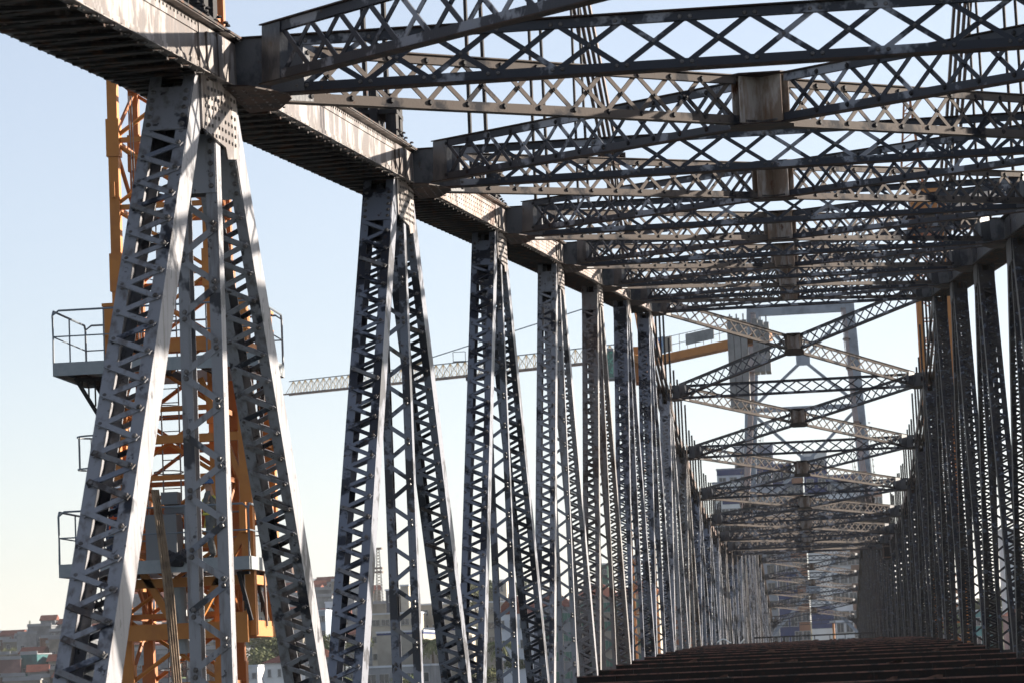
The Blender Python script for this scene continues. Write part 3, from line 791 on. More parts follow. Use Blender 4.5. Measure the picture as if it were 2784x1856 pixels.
def person(P, face, label, helm, cloth, arms='front', lean=0, legs=(0,0)):
    """P feet position, face = heading angle (0 looks along +X)"""
    o = V(P); th = thing('person', o, label, 'person')
    ca, sa = math.cos(face), math.sin(face)
    def T(f, l, z): return V((ca*f - sa*l, sa*f + ca*l, z))   # forward, left, up
    J = dict(pel=T(0,0,.93), sp=T(.01,0,1.12), ch=T(.02+lean*.1,0,1.34), nk=T(.03+lean*.15,0,1.50), hd=T(.06+lean*.2,0,1.62), ht=T(.05+lean*.2,0,1.70))
    pts = []; ed = []; rad = []
    def add(p, r, to=None):
        pts.append(p); rad.append(r)
        if to is not None: ed.append((to, len(pts)-1))
        return len(pts)-1
    pel = add(J['pel'], .13); s1 = add(J['sp'], .125, pel); c = add(J['ch'], .14, s1); nk = add(J['nk'], .06, c)
    hd = add(J['hd'], .088, nk); add(J['ht'], .07, hd)
    hands = {}; armp = {}; legp = {}
    for s in (-1, 1):
        sh = add(T(.02, .19*s, 1.42), .06, c)
        if arms == 'front': e, h = T(.10, .24*s, 1.16), T(.33, .15*s, 1.24)
        elif arms == 'up': e, h = T(.2, .26*s, 1.35), T(.38, .2*s, 1.55)
        else: e, h = T(-.02, .26*s, 1.14), T(.05, .27*s, .90)
        el = add(e, .045, sh); wr = add(h, .03, el); dd = (h-e).normalized(); pm = add(h+dd*.07, .034, wr)
        armp[s] = (T(.02,.19*s,1.42), e, h)
        for q in range(4):
            f1 = add(h+dd*.12+T(0,(q-1.5)*.018,0), .009, pm); add(h+dd*(.15+.008*(1.5-abs(q-1.5)))+T(0,(q-1.5)*.018,-.02), .008, f1)
        add(h+dd*.08+T(.0,-.045*s,.02), .010, pm)
        hp = add(T(0, .10*s, .88), .095, pel); fo = legs[0 if s < 0 else 1]
        kn = add(T(.05+fo*.6, .12*s, .49), .062, hp); an = add(T(-.02+fo, .12*s, .09), .042, kn); add(T(.12+fo, .13*s, .04), .038, an)
        legp[s] = (T(0,.10*s,.88), T(.05+fo*.6,.12*s,.49), T(-.02+fo,.12*s,.12), T(.14+fo,.13*s,.045), fo)
    skin_mesh('body', pts, ed, rad, M_SK, th)
    # face details
    h = J['hd']; b = MB(); fw = T(1,0,0); lf = T(0,1,0)
    b.prism([o+h+fw*.085+V((0,0,.02)), o+h+fw*.115+V((0,0,-.025)), o+h+fw*.085+V((0,0,-.035))], lf, .024)
    b.build('nose', M_SK, th)
    for s in (-1, 1):
        b = MB(); b.dome(o+h+lf*.086*s-fw*.005, lf*s, .03); b.build('ear', M_SK, th)
        b = MB(); b.dome(o+h+fw*.083+lf*.032*s+V((0,0,.018)), fw, .011); b.build('eye', M_BT, th)
    b = MB(); b.beam(o+h+fw*.086-lf*.022+V((0,0,-.055)), o+h+fw*.086+lf*.022+V((0,0,-.055)), .01, .008); b.build('mouth', M_OD, th)
    # coverall: trunk with sleeves and trousers
    p2 = [J['pel'], J['sp'], J['ch'], J['nk']-V((0,0,.05))]; e2 = [(0,1),(1,2),(2,3)]; r2 = [.165,.15,.175,.085]
    for s in (-1, 1):
        a = armp[s]; i = len(p2); p2 += [a[0], a[1], a[1]*.15+a[2]*.85]; e2 += [(2,i),(i,i+1),(i+1,i+2)]; r2 += [.085,.062,.045]
        l = legp[s]; i = len(p2); p2 += [l[0], l[1], l[2]]; e2 += [(0,i),(i,i+1),(i+1,i+2)]; r2 += [.12,.085,.07]
    skin_mesh('coverall', p2, e2, r2, cloth, th)
    for s in (-1, 1):
        l = legp[s]; skin_mesh('boot', [l[2]+V((0,0,.04)), l[2]-V((0,0,.05)), l[3]], [(0,1),(1,2)], [.06,.058,.05], M_BT, th, 1)
    # helmet
    b = MB(); n = 12; c0 = o+J['hd']+V((0,0,.035))
    rings = [(0,.122),(.05,.118),(.09,.098),(.12,.06),(.132,.02)]
    for z, r in rings:
        for k in range(n):
            t = 2*math.pi*k/n; b.v.append(tuple(c0+T(math.cos(t)*r*1.08, math.sin(t)*r, z)))
    for a in range(len(rings)-1):
        for k in range(n): b.f.append((a*n+k, a*n+(k+1)%n, (a+1)*n+(k+1)%n, (a+1)*n+k)); b.m.append(0)
    b.f.append(tuple((len(rings)-1)*n+k for k in range(n))); b.m.append(0)
    b.prism([c0+T(.09,-.08,0), c0+T(.17,-.05,-.012), c0+T(.185,0,-.014), c0+T(.17,.05,-.012), c0+T(.09,.08,0)], (0,0,1), .01)
    b.build('helmet', helm, th)
    b = MB(); 
    for z, r in ((1.0, .175),):
        b.tube([o+T(.0+math.cos(t)*.17, math.sin(t)*.19, z) for t in [2*math.pi*k/14 for k in range(15)]], .028, 5)
    for s in (-1, 1):
        b.tube([o+T(.15,.06*s,1.02), o+T(.165,.09*s,1.3), o+T(.03,.12*s,1.47), o+T(-.15,.08*s,1.3), o+T(-.16,.05*s,1.02)], .018, 5)
        b.tube([o+T(.1,.1*s,.98), o+T(.13,.14*s,.72), o+T(-.08,.14*s,.72)], .018, 5)
    b.build('harness', M_YV if helm.name == 'helmet_blue' else M_RD, th)
    return th
M_HB = mat('helmet_blue', (.035,.10,.22), .4); M_HW = mat('helmet_white', (.75,.78,.8), .4)
zf = zl_-.05
person(V((at(578, 1500, 62.45).x, 62.45, zf)), math.pi, 'worker in grey coverall and blue helmet standing on the lower crane platform, hands raised', M_HB, M_CW, legs=(.03,-.04))
person(V((at(345, 1500, 63.6).x, 62.5, zf)), -math.pi*.35, 'worker in white helmet and orange harness half hidden behind the nearest left diagonal', M_HW, M_CB, lean=.6)
person(V((at(424, 1625, 66.0).x, 65.6, zf-1.02)), math.pi*.9, 'worker in dark blue clothes climbing inside the mast, only legs showing below platform', M_HW, M_CB, arms='up', legs=(.08,-.06))

# ------------------------------------------------------------------ tower crane 2 (far, horizontal jib)
jr = at(1625, 975, 240); jt = at(766, 1058, 290)
c2 = thing('tower_crane', (at(1728, 1100, 236).x, 236, 0), 'far slewing tower crane with long lattice jib, green cabin and concrete counterweights', 'crane')
cx2 = WO[c2].x; 
d2 = V((jr.x-jt.x, jr.y-jt.y, 0)).normalized(); zj = jr.z
def P2(t, off=0, z=0):   # along the boom line, t metres from tower axis towards the counter jib
    return V((cx2, 236, zj)) + d2*t + V((0,0,z)) + V((d2.y,-d2.x,0))*off
Lj = (V((jt.x, jt.y, 0))-V((cx2, 236, 0))).length
zs = (jt.z-zj)/Lj
def PJ(t, off, z): p = P2(-t, off, z); p.z += zs*t; return p
n = 46; 
jb = MB()
for off in (-.55, .55): jb.beam(PJ(1.2, off, -.55), PJ(Lj, off, -.55), .14, .14)
jo = jb.build('jib_bottom_chord', M_TP, c2)
jb = MB(); jb.tube([PJ(1.2, 0, .75), PJ(Lj-1.2, 0, .75)], .05, 5); jb.build('jib_top_chord', M_RL, c2)
jb = MB()
for k in range(n):
    t = 1.5+(Lj-3)*k/n; e = (Lj-3)/n
    for off in (-.55, .55):
        jb.tube([PJ(t, off, -.5), PJ(t+e/2, 0, .75)], .028, 4); jb.tube([PJ(t+e/2, 0, .75), PJ(t+e, off, -.5)], .028, 4)
        jb.tube([PJ(t+e/2, off, -.5), PJ(t+e/2, 0, .75)], .016, 4)
jb.build('jib_lacing', M_YL, c2, kind='stuff')
tt = Lj*.60; jb = MB(); jb.beam(PJ(tt, 0, .72), PJ(tt-4.2, 0, 1.35), .25, .35); jb.build('pendant_plate', M_YL, c2)
ap = V((cx2, 236, at(1700, 800, 236).z)); jb = MB(); jb.tube([PJ(tt-4.2, 0, 1.35), ap], .05, 5)
jb.build('pendant_bar', M_RL, c2)
jb = MB(); jb.abox(PJ(Lj*.40,0,0).x-.8, PJ(Lj*.40,0,0).x+.8, PJ(Lj*.40,0,0).y-.5, PJ(Lj*.40,0,0).y+.5, PJ(Lj*.40,0,0).z-1.0, PJ(Lj*.40,0,0).z-.7)
jb.build('trolley', M_DK, c2)
jb = MB(); q = PJ(Lj*.43, 0, .7); jb.abox(q.x-.9, q.x+.2, q.y-.4, q.y+.4, q.z, q.z+.1)
for s in (-.9, .2): jb.abox(q.x+s-.03, q.x+s+.03, q.y-.4, q.y-.35, q.z, q.z+.9)
jb.beam((q.x-.9, q.y-.37, q.z+.9), (q.x+.2, q.y-.37, q.z+.9), .05, .05); jb.build('jib_platform', M_RL, c2)
# mast
for s in (-1, 1):
    for r in (-1, 1):
        b = MB(); b.abox(cx2+s*.9-.09, cx2+s*.9+.09, 236+r*.9-.09, 236+r*.9+.09, 0, zj-2.6); b.build('mast_leg', M_OR, c2)
b = MB()
for k in range(24):
    z = 2+k*2.0
    if z > zj-4.6: break
    for (ax, ay, bx, by) in ((-1,-1,1,-1), (-1,1,1,1), (-1,-1,-1,1), (1,-1,1,1)):
        A = V((cx2+ax*.9, 236+ay*.9, z)); B = V((cx2+bx*.9, 236+by*.9, z)); b.beam(A, B, .07, .07); b.beam(A, B+V((0,0,2)), .06, .06)
b.build('mast_lacing', M_OD, c2, kind='stuff')
b = MB(); b.tube([(cx2, 236, zj-2.6), (cx2, 236, zj-1.9)], 1.35, 14); b.build('slewing_ring', M_OD, c2)
b = MB(); b.abox(cx2-1, cx2+1, 235, 237, zj-1.9, zj+.3); b.build('slewing_frame', M_OR, c2)
b = MB()
for s in (-.7, .7):
    for r in (-.7, .7): b.beam((cx2+s, 236+r, zj+.3), (cx2+s*.15, 236+r*.15, ap.z), .12, .12, (0,1,0))
b.build('apex_frame', M_OR, c2)
A = at(1638, 958, 234); B = at(1664, 1030, 234); b = MB(); gl = MB()
b.abox(A.x-.1, B.x+.3, 233, 234.8, B.z-.08, B.z+.05); b.abox(A.x-.1, B.x+.3, 233, 234.8, A.z, A.z+.2)
for x in (A.x-.06, B.x+.26):
    for y in (233.04, 234.76): b.abox(x-.05, x+.05, y-.05, y+.05, B.z, A.z)
cab = b.build('cabin', M_GV, c2)
gl.abox(A.x-.04, B.x+.24, 233.03, 234.77, B.z+.06, A.z-.03); gl.build('window', M_GG, cab)
# counter jib: deck girder, railing, boards, weights
A = at(1780, 982, 232); B = at(2085, 915, 224)
b = MB(); b.beam(A, B, 1.2, .62); b.build('counter_jib', M_OR, c2, o=A)
b = MB(); b.beam(P2(0, 0, -.4), A, 1.2, .6); b.build('counter_jib', M_OR, c2, o=A)
dd = (B-A); L = dd.length; dd /= L; nrm = dd.cross(V((0,0,1)))
if nrm.y > 0: nrm = -nrm
for k in range(11):
    b = MB(); q = A+dd*(L*k/14)+nrm*.65+V((0,0,.32)); b.tube([q, q+V((0,0,1.25))], .03, 4); b.build('rail_post', M_RL, c2)
for z in (.9, 1.55):
    b = MB(); b.tube([A+nrm*.65+V((0,0,z)), A+dd*L*.72+nrm*.65+V((0,0,z))], .025, 4); b.build('handrail', M_RL, c2)
sgn = thing('sign_board', A+dd*.4+nrm*.75+V((0,0,.35)), 'pale blue company sign with blue ring and orange arrow on the far crane', 'sign')
o_ = WO[sgn]; M_SB = mat('sign_pale_blue', (.22,.30,.38), .6); M_SC = mat('sign_cream', (.26,.22,.18), .6); M_SL = mat('sign_blue', (.03,.16,.40), .6); M_SO = mat('sign_orange_print', (.62,.25,.05), .6)
b = MB(); b.box(o_+dd*.75+V((0,0,.65)), dd*.8, nrm*.02, V((0,0,.65))); b.build('panel', M_SB, sgn)
b = MB(); b.box(o_+dd*1.9+V((0,0,.62)), dd*.33, nrm*.02, V((0,0,.6))); b.build('panel', M_SC, sgn)
ring = MB(); cc = o_+dd*.85+V((0,0,.72))+nrm*.03
for k in range(13):
    t0 = math.radians(-60+k*23); t1 = math.radians(-60+(k+1)*23)
    p = lambda t, r: cc+dd*math.cos(t)*r+V((0,0,math.sin(t)*r))
    ring.prism([p(t0,.26), p(t0,.46), p(t1,.46), p(t1,.26)], nrm, .02)
ring.prism([cc+dd*.05+V((0,0,-.6)), cc+dd*.28+V((0,0,-.6)), cc+dd*.28+V((0,0,-.3)), cc+dd*.05+V((0,0,-.3))], nrm, .02)
ring.build('logo', M_SL, sgn, o=cc)
b = MB(); b.prism([cc+nrm*.012+dd*a+V((0,0,z)) for a, z in ((-.08,-.6),(.06,-.6),(.06,.02),(.2,.0),(.02,.24),(-.2,.02),(-.08,.02))], nrm, .02); b.build('logo', M_SO, sgn, o=cc)
b = MB(); q = A+dd*L*.36+nrm*.75+V((0,0,1.0)); b.box(q+dd*1.4, dd*1.5, nrm*.03, V((0,0,.42)))
b.build('board', M_CC, None, label='blank grey board on the counter jib railing of the far crane', cat='board')
# counterweights
for k, (x0, x1, y0, y1) in enumerate(((1975, 2042, 865, 1108), (2044, 2098, 872, 1012))):
    a = at(x0, y0, 224+k*.6); c = at(x1, y1, 224+k*.6); b = MB(); w3 = (c.x-a.x)/3
    for q in range(3):
        b = MB(); b.abox(a.x+q*w3+.02, a.x+(q+1)*w3-.02, 223+k*.2, 226-k*.2, c.z, a.z-.15*q)
        b.tube([(a.x+(q+.5)*w3, 224, a.z-.15*q), (a.x+(q+.5)*w3, 224, a.z+.28)], .06, 5)
        b.build('counterweight', M_CC, c2)

# ------------------------------------------------------------------ tower crane 3 (right, behind the right truss)
Y3 = 205
x3 = at(2548, 1000, Y3).x
c3 = thing('tower_crane', (x3, Y3, 0), 'orange tower crane seen through the lattice of the right truss', 'crane')
z3 = at(2500, 640, Y3).z
for s in (-1, 1):
    for r in (-1, 1):
        b = MB(); b.abox(x3+s*1.0-.16, x3+s*1.0+.16, Y3+r*1.0-.16, Y3+r*1.0+.16, 0, z3); b.build('mast_leg', M_OR, c3)
b = MB(); k = 0
while 2+k*1.6 < z3-1.6:
    z = 2+k*1.6
    for (ax, ay, bx, by) in ((-1,-1,1,-1), (-1,1,1,1), (-1,-1,-1,1), (1,-1,1,1)):
        A = V((x3+ax, Y3+ay, z)); B = V((x3+bx, Y3+by, z)); b.beam(A, B, .09, .09)
        if k % 2: A, B = B, A
        b.beam(V((A.x, A.y, z)), V((B.x, B.y, z+1.6)), .08, .08)
    k += 1
b.build('mast_lacing', M_OD, c3, kind='stuff')
b = MB(); b.tube([(x3, Y3, z3), (x3, Y3, z3+.8)], 1.5, 14); b.build('slewing_ring', M_OD, c3)
b = MB(); b.abox(x3-1.2, x3+1.2, Y3-1.2, Y3+1.2, z3+.8, z3+3.2); b.build('machine_house', M_OR, c3)
b = MB(); b.abox(x3+1.3, x3+2.9, Y3-1, Y3+.8, z3+.3, z3+2.5); cb = b.build('cabin', mat('cab_cream', (.62,.52,.42), .6), c3)
b = MB(); b.abox(x3+1.4, x3+2.8, Y3-1.03, Y3-1.0, z3+1.0, z3+2.2); b.build('window', M_GL, cb)
b = MB(); b.beam((x3+1.2, Y3, z3+2.2), (x3+14, Y3-6, z3+2.6), 1.3, 1.1); b.build('counter_jib', mat('jib_cream', (.58,.48,.40), .6), c3, o=(x3, Y3, z3))
b = MB()
for s in (-.8, .8):
    for r in (-.8, .8): b.beam((x3+s-1, Y3+r, z3+3.2), (x3-1+s*.2, Y3+r*.2, z3+10), .13, .13, (0,1,0))
for k in range(6):
    z = z3+3.6+k*1.0; h = .8*(1-k*.13); b.beam((x3-1-h, Y3-h, z), (x3-1+h, Y3-h, z+.7), .07, .07); b.beam((x3-1-h, Y3+h, z), (x3-1+h, Y3-h, z), .07, .07)
b.build('apex_frame', M_OD, c3)
b = MB()
for off in (-.6, .6): b.beam((x3-1, Y3+off, z3+1.4), (x3-11, Y3+26+off, z3+.4), .12, .12)
b.beam((x3-1, Y3, z3+2.8), (x3-11, Y3+26, z3+1.8), .12, .12)
for k in range(14):
    t = k/14; q = (k+.5)/14; e = (k+1)/14
    for off in (-.6, .6):
        b.beam((x3-1-10*t, Y3+26*t+off, z3+1.4-t), (x3-1-10*q, Y3+26*q, z3+2.8-q), .06, .06); b.beam((x3-1-10*q, Y3+26*q, z3+2.8-q), (x3-1-10*e, Y3+26*e+off, z3+1.4-e), .06, .06)
b.build('jib', M_TP, c3, o=(x3, Y3, z3))

# ------------------------------------------------------------------ trees
def leaves(n, rx, ry, rz, sz, rnd, lob=6):
    b = MB(); cs = [(rnd.uniform(-.55,.55)*rx, rnd.uniform(-.55,.55)*ry, rnd.uniform(-.4,.6)*rz, rnd.uniform(.35,.6)) for _ in range(lob)]
    for _ in range(n):
        c = rnd.choice(cs); th = rnd.uniform(0, 6.28); ph = math.acos(rnd.uniform(-1, 1)); r = c[3]*rnd.uniform(.55, 1.05)
        P = V((c[0]+rx*r*math.sin(ph)*math.cos(th), c[1]+ry*r*math.sin(ph)*math.sin(th), c[2]+rz*r*math.cos(ph)))
        a = V((rnd.uniform(-1,1), rnd.uniform(-1,1), rnd.uniform(-1,1))).normalized(); c_ = a.orthogonal().normalized(); s = sz*rnd.uniform(.6, 1.3)
        k = len(b.v); b.v += [tuple(P-a*s), tuple(P+c_*s*.6), tuple(P+a*s), tuple(P-c_*s*.6)]; b.f.append((k,k+1,k+2,k+3)); b.m.append(0)
    return b
rnd = random.Random(5)
crowns = [leaves(900, 3.6, 3.6, 3.0, .34, rnd, 7+q).mesh('crown', M_LV if q % 2 else M_LP) for q in range(4)]
tb = MB(); tb.tube([(0,0,0), (.1,0,1.6), (0,.1,3.2)], [.28,.2,.12], 7)
for q in range(4):
    t = q*1.6; tb.tube([(0,0,2.2), (math.cos(t)*1.1, math.sin(t)*1.1, 3.9)], [.1,.04], 5)
trunk = tb.mesh('trunk', M_TK)
def tree(P, sc, kind, label, group=None):
    t = thing('tree', P, label, 'tree', group)
    a = link('trunk', trunk, WO[t], t); c = link('crown', crowns[kind], WO[t]+V((0,0,4.6*sc)), t)
    a.scale = (sc,)*3; c.scale = (sc, sc, sc*.9); c.rotation_euler = (0, 0, rnd.uniform(0, 6))
    return t
tpos = [(700,1735,560,1.1),(735,1760,540,1.0),(690,1790,520,1.1),(750,1700,600,1.0),(760,1745,575,.9),(715,1820,500,1.0),(745,1838,470,.9),(870,1760,520,.8),(905,1740,540,.9),(930,1790,500,.8),(965,1750,530,.8),(1120,1845,430,.6),(1085,1850,420,.5),(1275,1845,440,.7),(1320,1830,440,.7),(1395,1800,450,.6),(600,1640,780,.9),(640,1660,740,.9),(560,1700,700,.9),(110,1735,880,1.0),(140,1745,860,.8),(60,1760,830,.8),(25,1770,820,.7),(330,1690,880,.8),(2745,1600,640,1.4),(2660,1650,560,1.4),(2700,1690,520,1.2),(2600,1690,520,1.1),(1290,1600,800,1.5),(1320,1592,820,1.5),(1262,1606,810,1.3),(1345,1606,790,1.2),(1236,1615,800,1.1),(1420,1588,830,1.1)]
wz_ = lambda px: 0 if px < 350 else 1 if px < 850 else 2 if px < 1230 else 3 if px < 1500 else 4
for k, (px, py, Y, sc) in enumerate(tpos):
    P = at(px, py, Y); P.z = P.z - 4.6*sc - 1.2*sc
    where = ['left of the crane', 'between crane and second post', 'between the second and third posts', 'behind the apartment roofs', 'seen through the right truss'][0 if px < 350 else 1 if px < 850 else 2 if px < 1230 else 3 if px < 1500 else 4]
    hue = ['olive', 'green'][k % 2]
    rank = sorted(q[0] for q in tpos).index(px)
    t = tree(P, sc, k % 4, '%s broad-leaved tree %s, %s from left of the %s trees' % (hue, where, ['first','second','third','fourth','fifth','sixth','seventh','eighth','ninth','tenth','eleventh','twelfth','thirteenth','fourteenth'][sum(1 for q in tpos if q[0] < px and wz_(q[0]) == wz_(px))], 'town'), 'trees of the hillside town')
# palms
def palm(px, py, Y, label):
    P = at(px, py, Y); h = 7; base = P-V((0,0,h)); t = thing('palm_tree', base, label, 'palm tree')
    b = MB(); b.tube([base, base+V((.2,0,h*.5)), P], [.3,.22,.16], 7); b.build('trunk', M_TK, t, o=base)
    for q in range(16):
        a = q*2.4; r = 2.4+(q % 3)*.3; up = 1.2-(q % 4)*.7; b = MB()
        pts = [P+V((math.cos(a)*r*s, math.sin(a)*r*s, up*s-1.7*s*s)) for s in (0,.3,.6,.85,1)]
        sd = V((-math.sin(a), math.cos(a), 0))
        for j in range(4):
            for e in (-1, 1):
                for f in range(3):
                    m0 = pts[j].lerp(pts[j+1], f/3); m1 = pts[j].lerp(pts[j+1], (f+.7)/3)
                    k = len(b.v); b.v += [tuple(m0), tuple(m1), tuple(m1+sd*e*.6*(1-j*.18)+V((0,0,-.45))), tuple(m0+sd*e*.62*(1-j*.18)+V((0,0,-.45)))]; b.f.append((k,k+1,k+2,k+3)); b.m.append(0)
        b.build('frond', M_LP, t, o=P)
palm(1172, 1738, 450, 'tall palm with drooping fronds beside the beige warehouse, right of the second post')
palm(1358, 1745, 440, 'smaller palm in front of the white gabled house')
palm(905, 1842, 400, 'low palm at the bottom edge between the first and second posts')
P = at(82, 1742, 930); ct = thing('conifer', P-V((0,0,3)), 'slender dark conifer rising above the skyline at far left', 'tree')
b = MB(); b.tube([P-V((0,0,3)), P+V((0,0,6.5))], [.25,.05], 6); b.build('trunk', M_TK, ct)
b = MB()
for q in range(340):
    f = rnd.random(); a = rnd.uniform(0, 6.28); r = (1-f)*2.3*rnd.uniform(.3, 1)+.1; c = P+V((math.cos(a)*r, math.sin(a)*r, f*7.0-.4-r*.15))
    k = len(b.v); s = .28; d_ = V((math.cos(a), math.sin(a), -.3)); e_ = V((-math.sin(a), math.cos(a), 0))
    b.v += [tuple(c-d_*s), tuple(c+e_*s*.5), tuple(c+d_*s), tuple(c-e_*s*.5)]; b.f.append((k,k+1,k+2,k+3)); b.m.append(0)
b.build('crown', M_LV, ct)

# ------------------------------------------------------------------ buildings
WALLM = {}
def wall(cn, c):
    if cn not in WALLM: WALLM[cn] = mat('wall_'+cn, tuple(v*(1.15 if cn in ('white','pale_grey') else .8) for v in c), .85, .15, tuple(v*(.9 if cn in ('white','pale_grey') else .55) for v in c), .25, (.42,.68))
    return WALLM[cn]
CM = {'white': (.55,.55,.54), 'cream': (.52,.47,.39), 'grey': (.33,.34,.35), 'pale_blue': (.36,.42,.48), 'ochre': (.42,.32,.20), 'brick_orange': (.36,.18,.11), 'pink': (.45,.27,.25), 'green': (.10,.20,.16), 'dark_grey': (.10,.105,.12), 'navy': (.05,.07,.17), 'beige': (.44,.40,.33), 'brown': (.26,.17,.13), 'teal': (.12,.30,.30), 'terracotta': (.38,.16,.09), 'pale_grey': (.46,.48,.51), 'slate': (.22,.24,.30)}
M_SH = mat('shutter_green', (.07,.17,.13), .6)
winc = {}
def window(parent, x, y, z, w_, h_, far=True, shut=False):
    """window in a wall facing -y at plane y: frame, recessed pane"""
    key = (round(w_,2), round(h_,2), shut)
    if key not in winc:
        f = MB(); t = .09
        f.abox(-w_/2, w_/2, -.12, .02, h_-t, h_); f.abox(-w_/2-.08, w_/2+.08, -.2, .02, -t, 0)
        f.abox(-w_/2, -w_/2+t, -.12, .02, 0, h_-t); f.abox(w_/2-t, w_/2, -.12, .02, 0, h_-t); f.abox(-.03, .03, -.08, .02, 0, h_-t)
        g = MB(); g.abox(-w_/2+t, w_/2-t, -.03, -.005, 0, h_-t)
        s = MB()
        if shut:
            s.abox(-w_/2, -.03, -.16, -.125, 0, h_-t, 0)
            s.abox(.03, w_/2, -.16, -.125, 0, h_-t, 0)
        winc[key] = (f.mesh('window', M_FR), g.mesh('pane', M_GL), s.mesh('shutter', M_SH) if shut else None)
    m3 = winc[key]
    fo = link('window', m3[0], (x, y, z), parent); link('pane', m3[1], (x, y, z), fo)
    if shut: link('shutter', m3[2], (x, y, z), fo)
def building(name, x0, x1, yt_, Y, dep, cn, label, cat, roof='flat', rc=None, floors=0, cols=0, wsz=(1.3,1.3), fh=3.0, shut=False, zbase=None, top_off=.9, bands=None, mask=None):
    a = at(x0, yt_, Y); c = at(x1, yt_, Y); X0, X1 = a.x, c.x; zt_ = (a.z+c.z)/2; zb_ = zbase if zbase is not None else max(hill((X0+X1)/2, Y+dep/2)-2, 3)
    zb_ = min(zb_, zt_-3)
    th = thing(name, ((X0+X1)/2, Y+dep/2, zb_), label, cat)
    b = MB(); b.abox(X0, X1, Y, Y+dep, zb_, zt_); b.build('wall', wall(cn, CM[cn]), th)
    if roof == 'flat':
        b = MB(); b.abox(X0-.15, X1+.15, Y-.15, Y+dep+.15, zt_+.002, zt_+.30); b.build('roof', wall('pale_grey', CM['pale_grey']) if rc is None else rc, th)
    else:
        rh = rc if isinstance(rc, (int, float)) else 2.5; o_ = .5
        b = MB(); xm = (X0+X1)/2
        if roof == 'gable_side':      # ridge parallel to the view plane
            ym = Y+dep/2; b.prism([(X0-o_, Y-o_, zt_), (X0-o_, ym, zt_+rh), (X0-o_, Y+dep+o_, zt_)], (1,0,0), .01)
            b = MB(); k = 0
            b.v = [(X0-o_,Y-o_,zt_),(X1+o_,Y-o_,zt_),(X1+o_,Y+dep+o_,zt_),(X0-o_,Y+dep+o_,zt_),(X0-o_,ym,zt_+rh),(X1+o_,ym,zt_+rh)]
            b.f = [(0,1,5,4),(2,3,4,5),(0,4,3),(1,2,5),(0,3,2,1)]; b.m = [0]*5
        elif roof == 'hip':
            ym = Y+dep/2; e = min(dep/2, (X1-X0)/2.5)
            b.v = [(X0-o_,Y-o_,zt_),(X1+o_,Y-o_,zt_),(X1+o_,Y+dep+o_,zt_),(X0-o_,Y+dep+o_,zt_),(X0+e,ym,zt_+rh),(X1-e,ym,zt_+rh)]
            b.f = [(0,1,5,4),(2,3,4,5),(0,4,3),(1,2,5),(0,3,2,1)]; b.m = [0]*5
        else:                         # gable facing the camera
            b.v = [(X0-o_,Y-.2,zt_),(X1+o_,Y-.2,zt_),(xm,Y-.2,zt_+rh),(X0-o_,Y+dep,zt_),(X1+o_,Y+dep,zt_),(xm,Y+dep,zt_+rh)]
            b.f = [(0,1,2),(5,4,3),(0,2,5,3),(1,4,5,2),(0,3,4,1)]; b.m = [0]*5
        b.build('roof', M_RF, th)
    if bands:
        for (za, zc_, bc) in bands:
            b = MB(); b.abox(X0-.03, X1+.03, Y-.06, Y+dep+.03, zt_-zc_, zt_-za); b.build('band', wall(bc, CM[bc]), th)
    if floors and cols:
        for f in range(floors):
            for k in range(cols):
                if mask and not mask(f, k): continue
                window(th, X0+(X1-X0)*(k+.5)/cols, Y-(.065 if bands else .0), zt_-top_off-wsz[1]-f*fh, wsz[0], wsz[1], shut=shut)
    return th
B = building
B('hall', -30, 84, 1714, 940, 14, 'pale_grey', 'long pale flat-roofed hall on the skyline at far left', 'hall', floors=1, cols=5, wsz=(1.6,.9), top_off=.7)
B('apartment_block', 848, 884, 1660, 590, 12, 'pale_blue', 'pale blue-grey apartment block left of the second post', 'apartment block', floors=6, cols=3, wsz=(.9,1.2))
B('apartment_block', 884, 912, 1638, 600, 12, 'pale_grey', 'slim grey apartment tower just left of the second post', 'apartment block', floors=7, cols=2, wsz=(.8,1.2))
B('house', 718, 800, 1800, 430, 9, 'white', 'white house with brown pitched roof low beside the first post', 'house', roof='hip', rc=1.2, floors=2, cols=3, wsz=(.5,1.1))
B('house', 828, 902, 1786, 470, 9, 'grey', 'grey house with tiled roof left of the second post foot', 'house', roof='hip', rc=1.4, floors=2, cols=3, wsz=(.7,1.1))
B('house', 640, 700, 1812, 460, 9, 'white', 'small white house under the orange climbing frame', 'house', floors=2, cols=3, wsz=(.7,.9))
B('apartment_block', 1008, 1140, 1668, 560, 14, 'cream', 'wide cream apartment block with dark penthouse behind the second post', 'apartment block', floors=3, cols=5, wsz=(1.6,1.2), fh=3.2)
B('penthouse', 1048, 1080, 1604, 566, 8, 'dark_grey', 'dark grey stair tower on top of the cream apartment block', 'stair tower', zbase=at(1050,1668,566).z-.1, floors=1, cols=1)
B('stair_tower', 1088, 1110, 1592, 566, 8, 'beige', 'beige lift tower beside the dark penthouse', 'lift tower', zbase=at(1090,1668,566).z-.1)
B('apartment_block', 1142, 1246, 1642, 570, 14, 'beige', 'beige apartment block between the second and third posts', 'apartment block', floors=4, cols=4, wsz=(1.2,1.1), fh=2.9)
B('warehouse', 1024, 1150, 1718, 480, 16, 'beige', 'beige warehouse with blue corner strips behind the second post', 'warehouse', bands=[(0,.35,'navy')])
B('warehouse', 1152, 1262, 1708, 500, 16, 'cream', 'cream warehouse with blue eaves right of the second post', 'warehouse', bands=[(0,.3,'navy')])
B('parking_garage', 990, 1170, 1812, 440, 12, 'grey', 'weathered concrete garage with square openings at the bottom edge', 'garage', floors=3, cols=5, wsz=(1.6,1.4), fh=2.6)
B('apartment_block', 1342, 1376, 1578, 620, 10, 'cream', 'cream windowless tower rising behind the third post', 'apartment block', floors=2, cols=1)
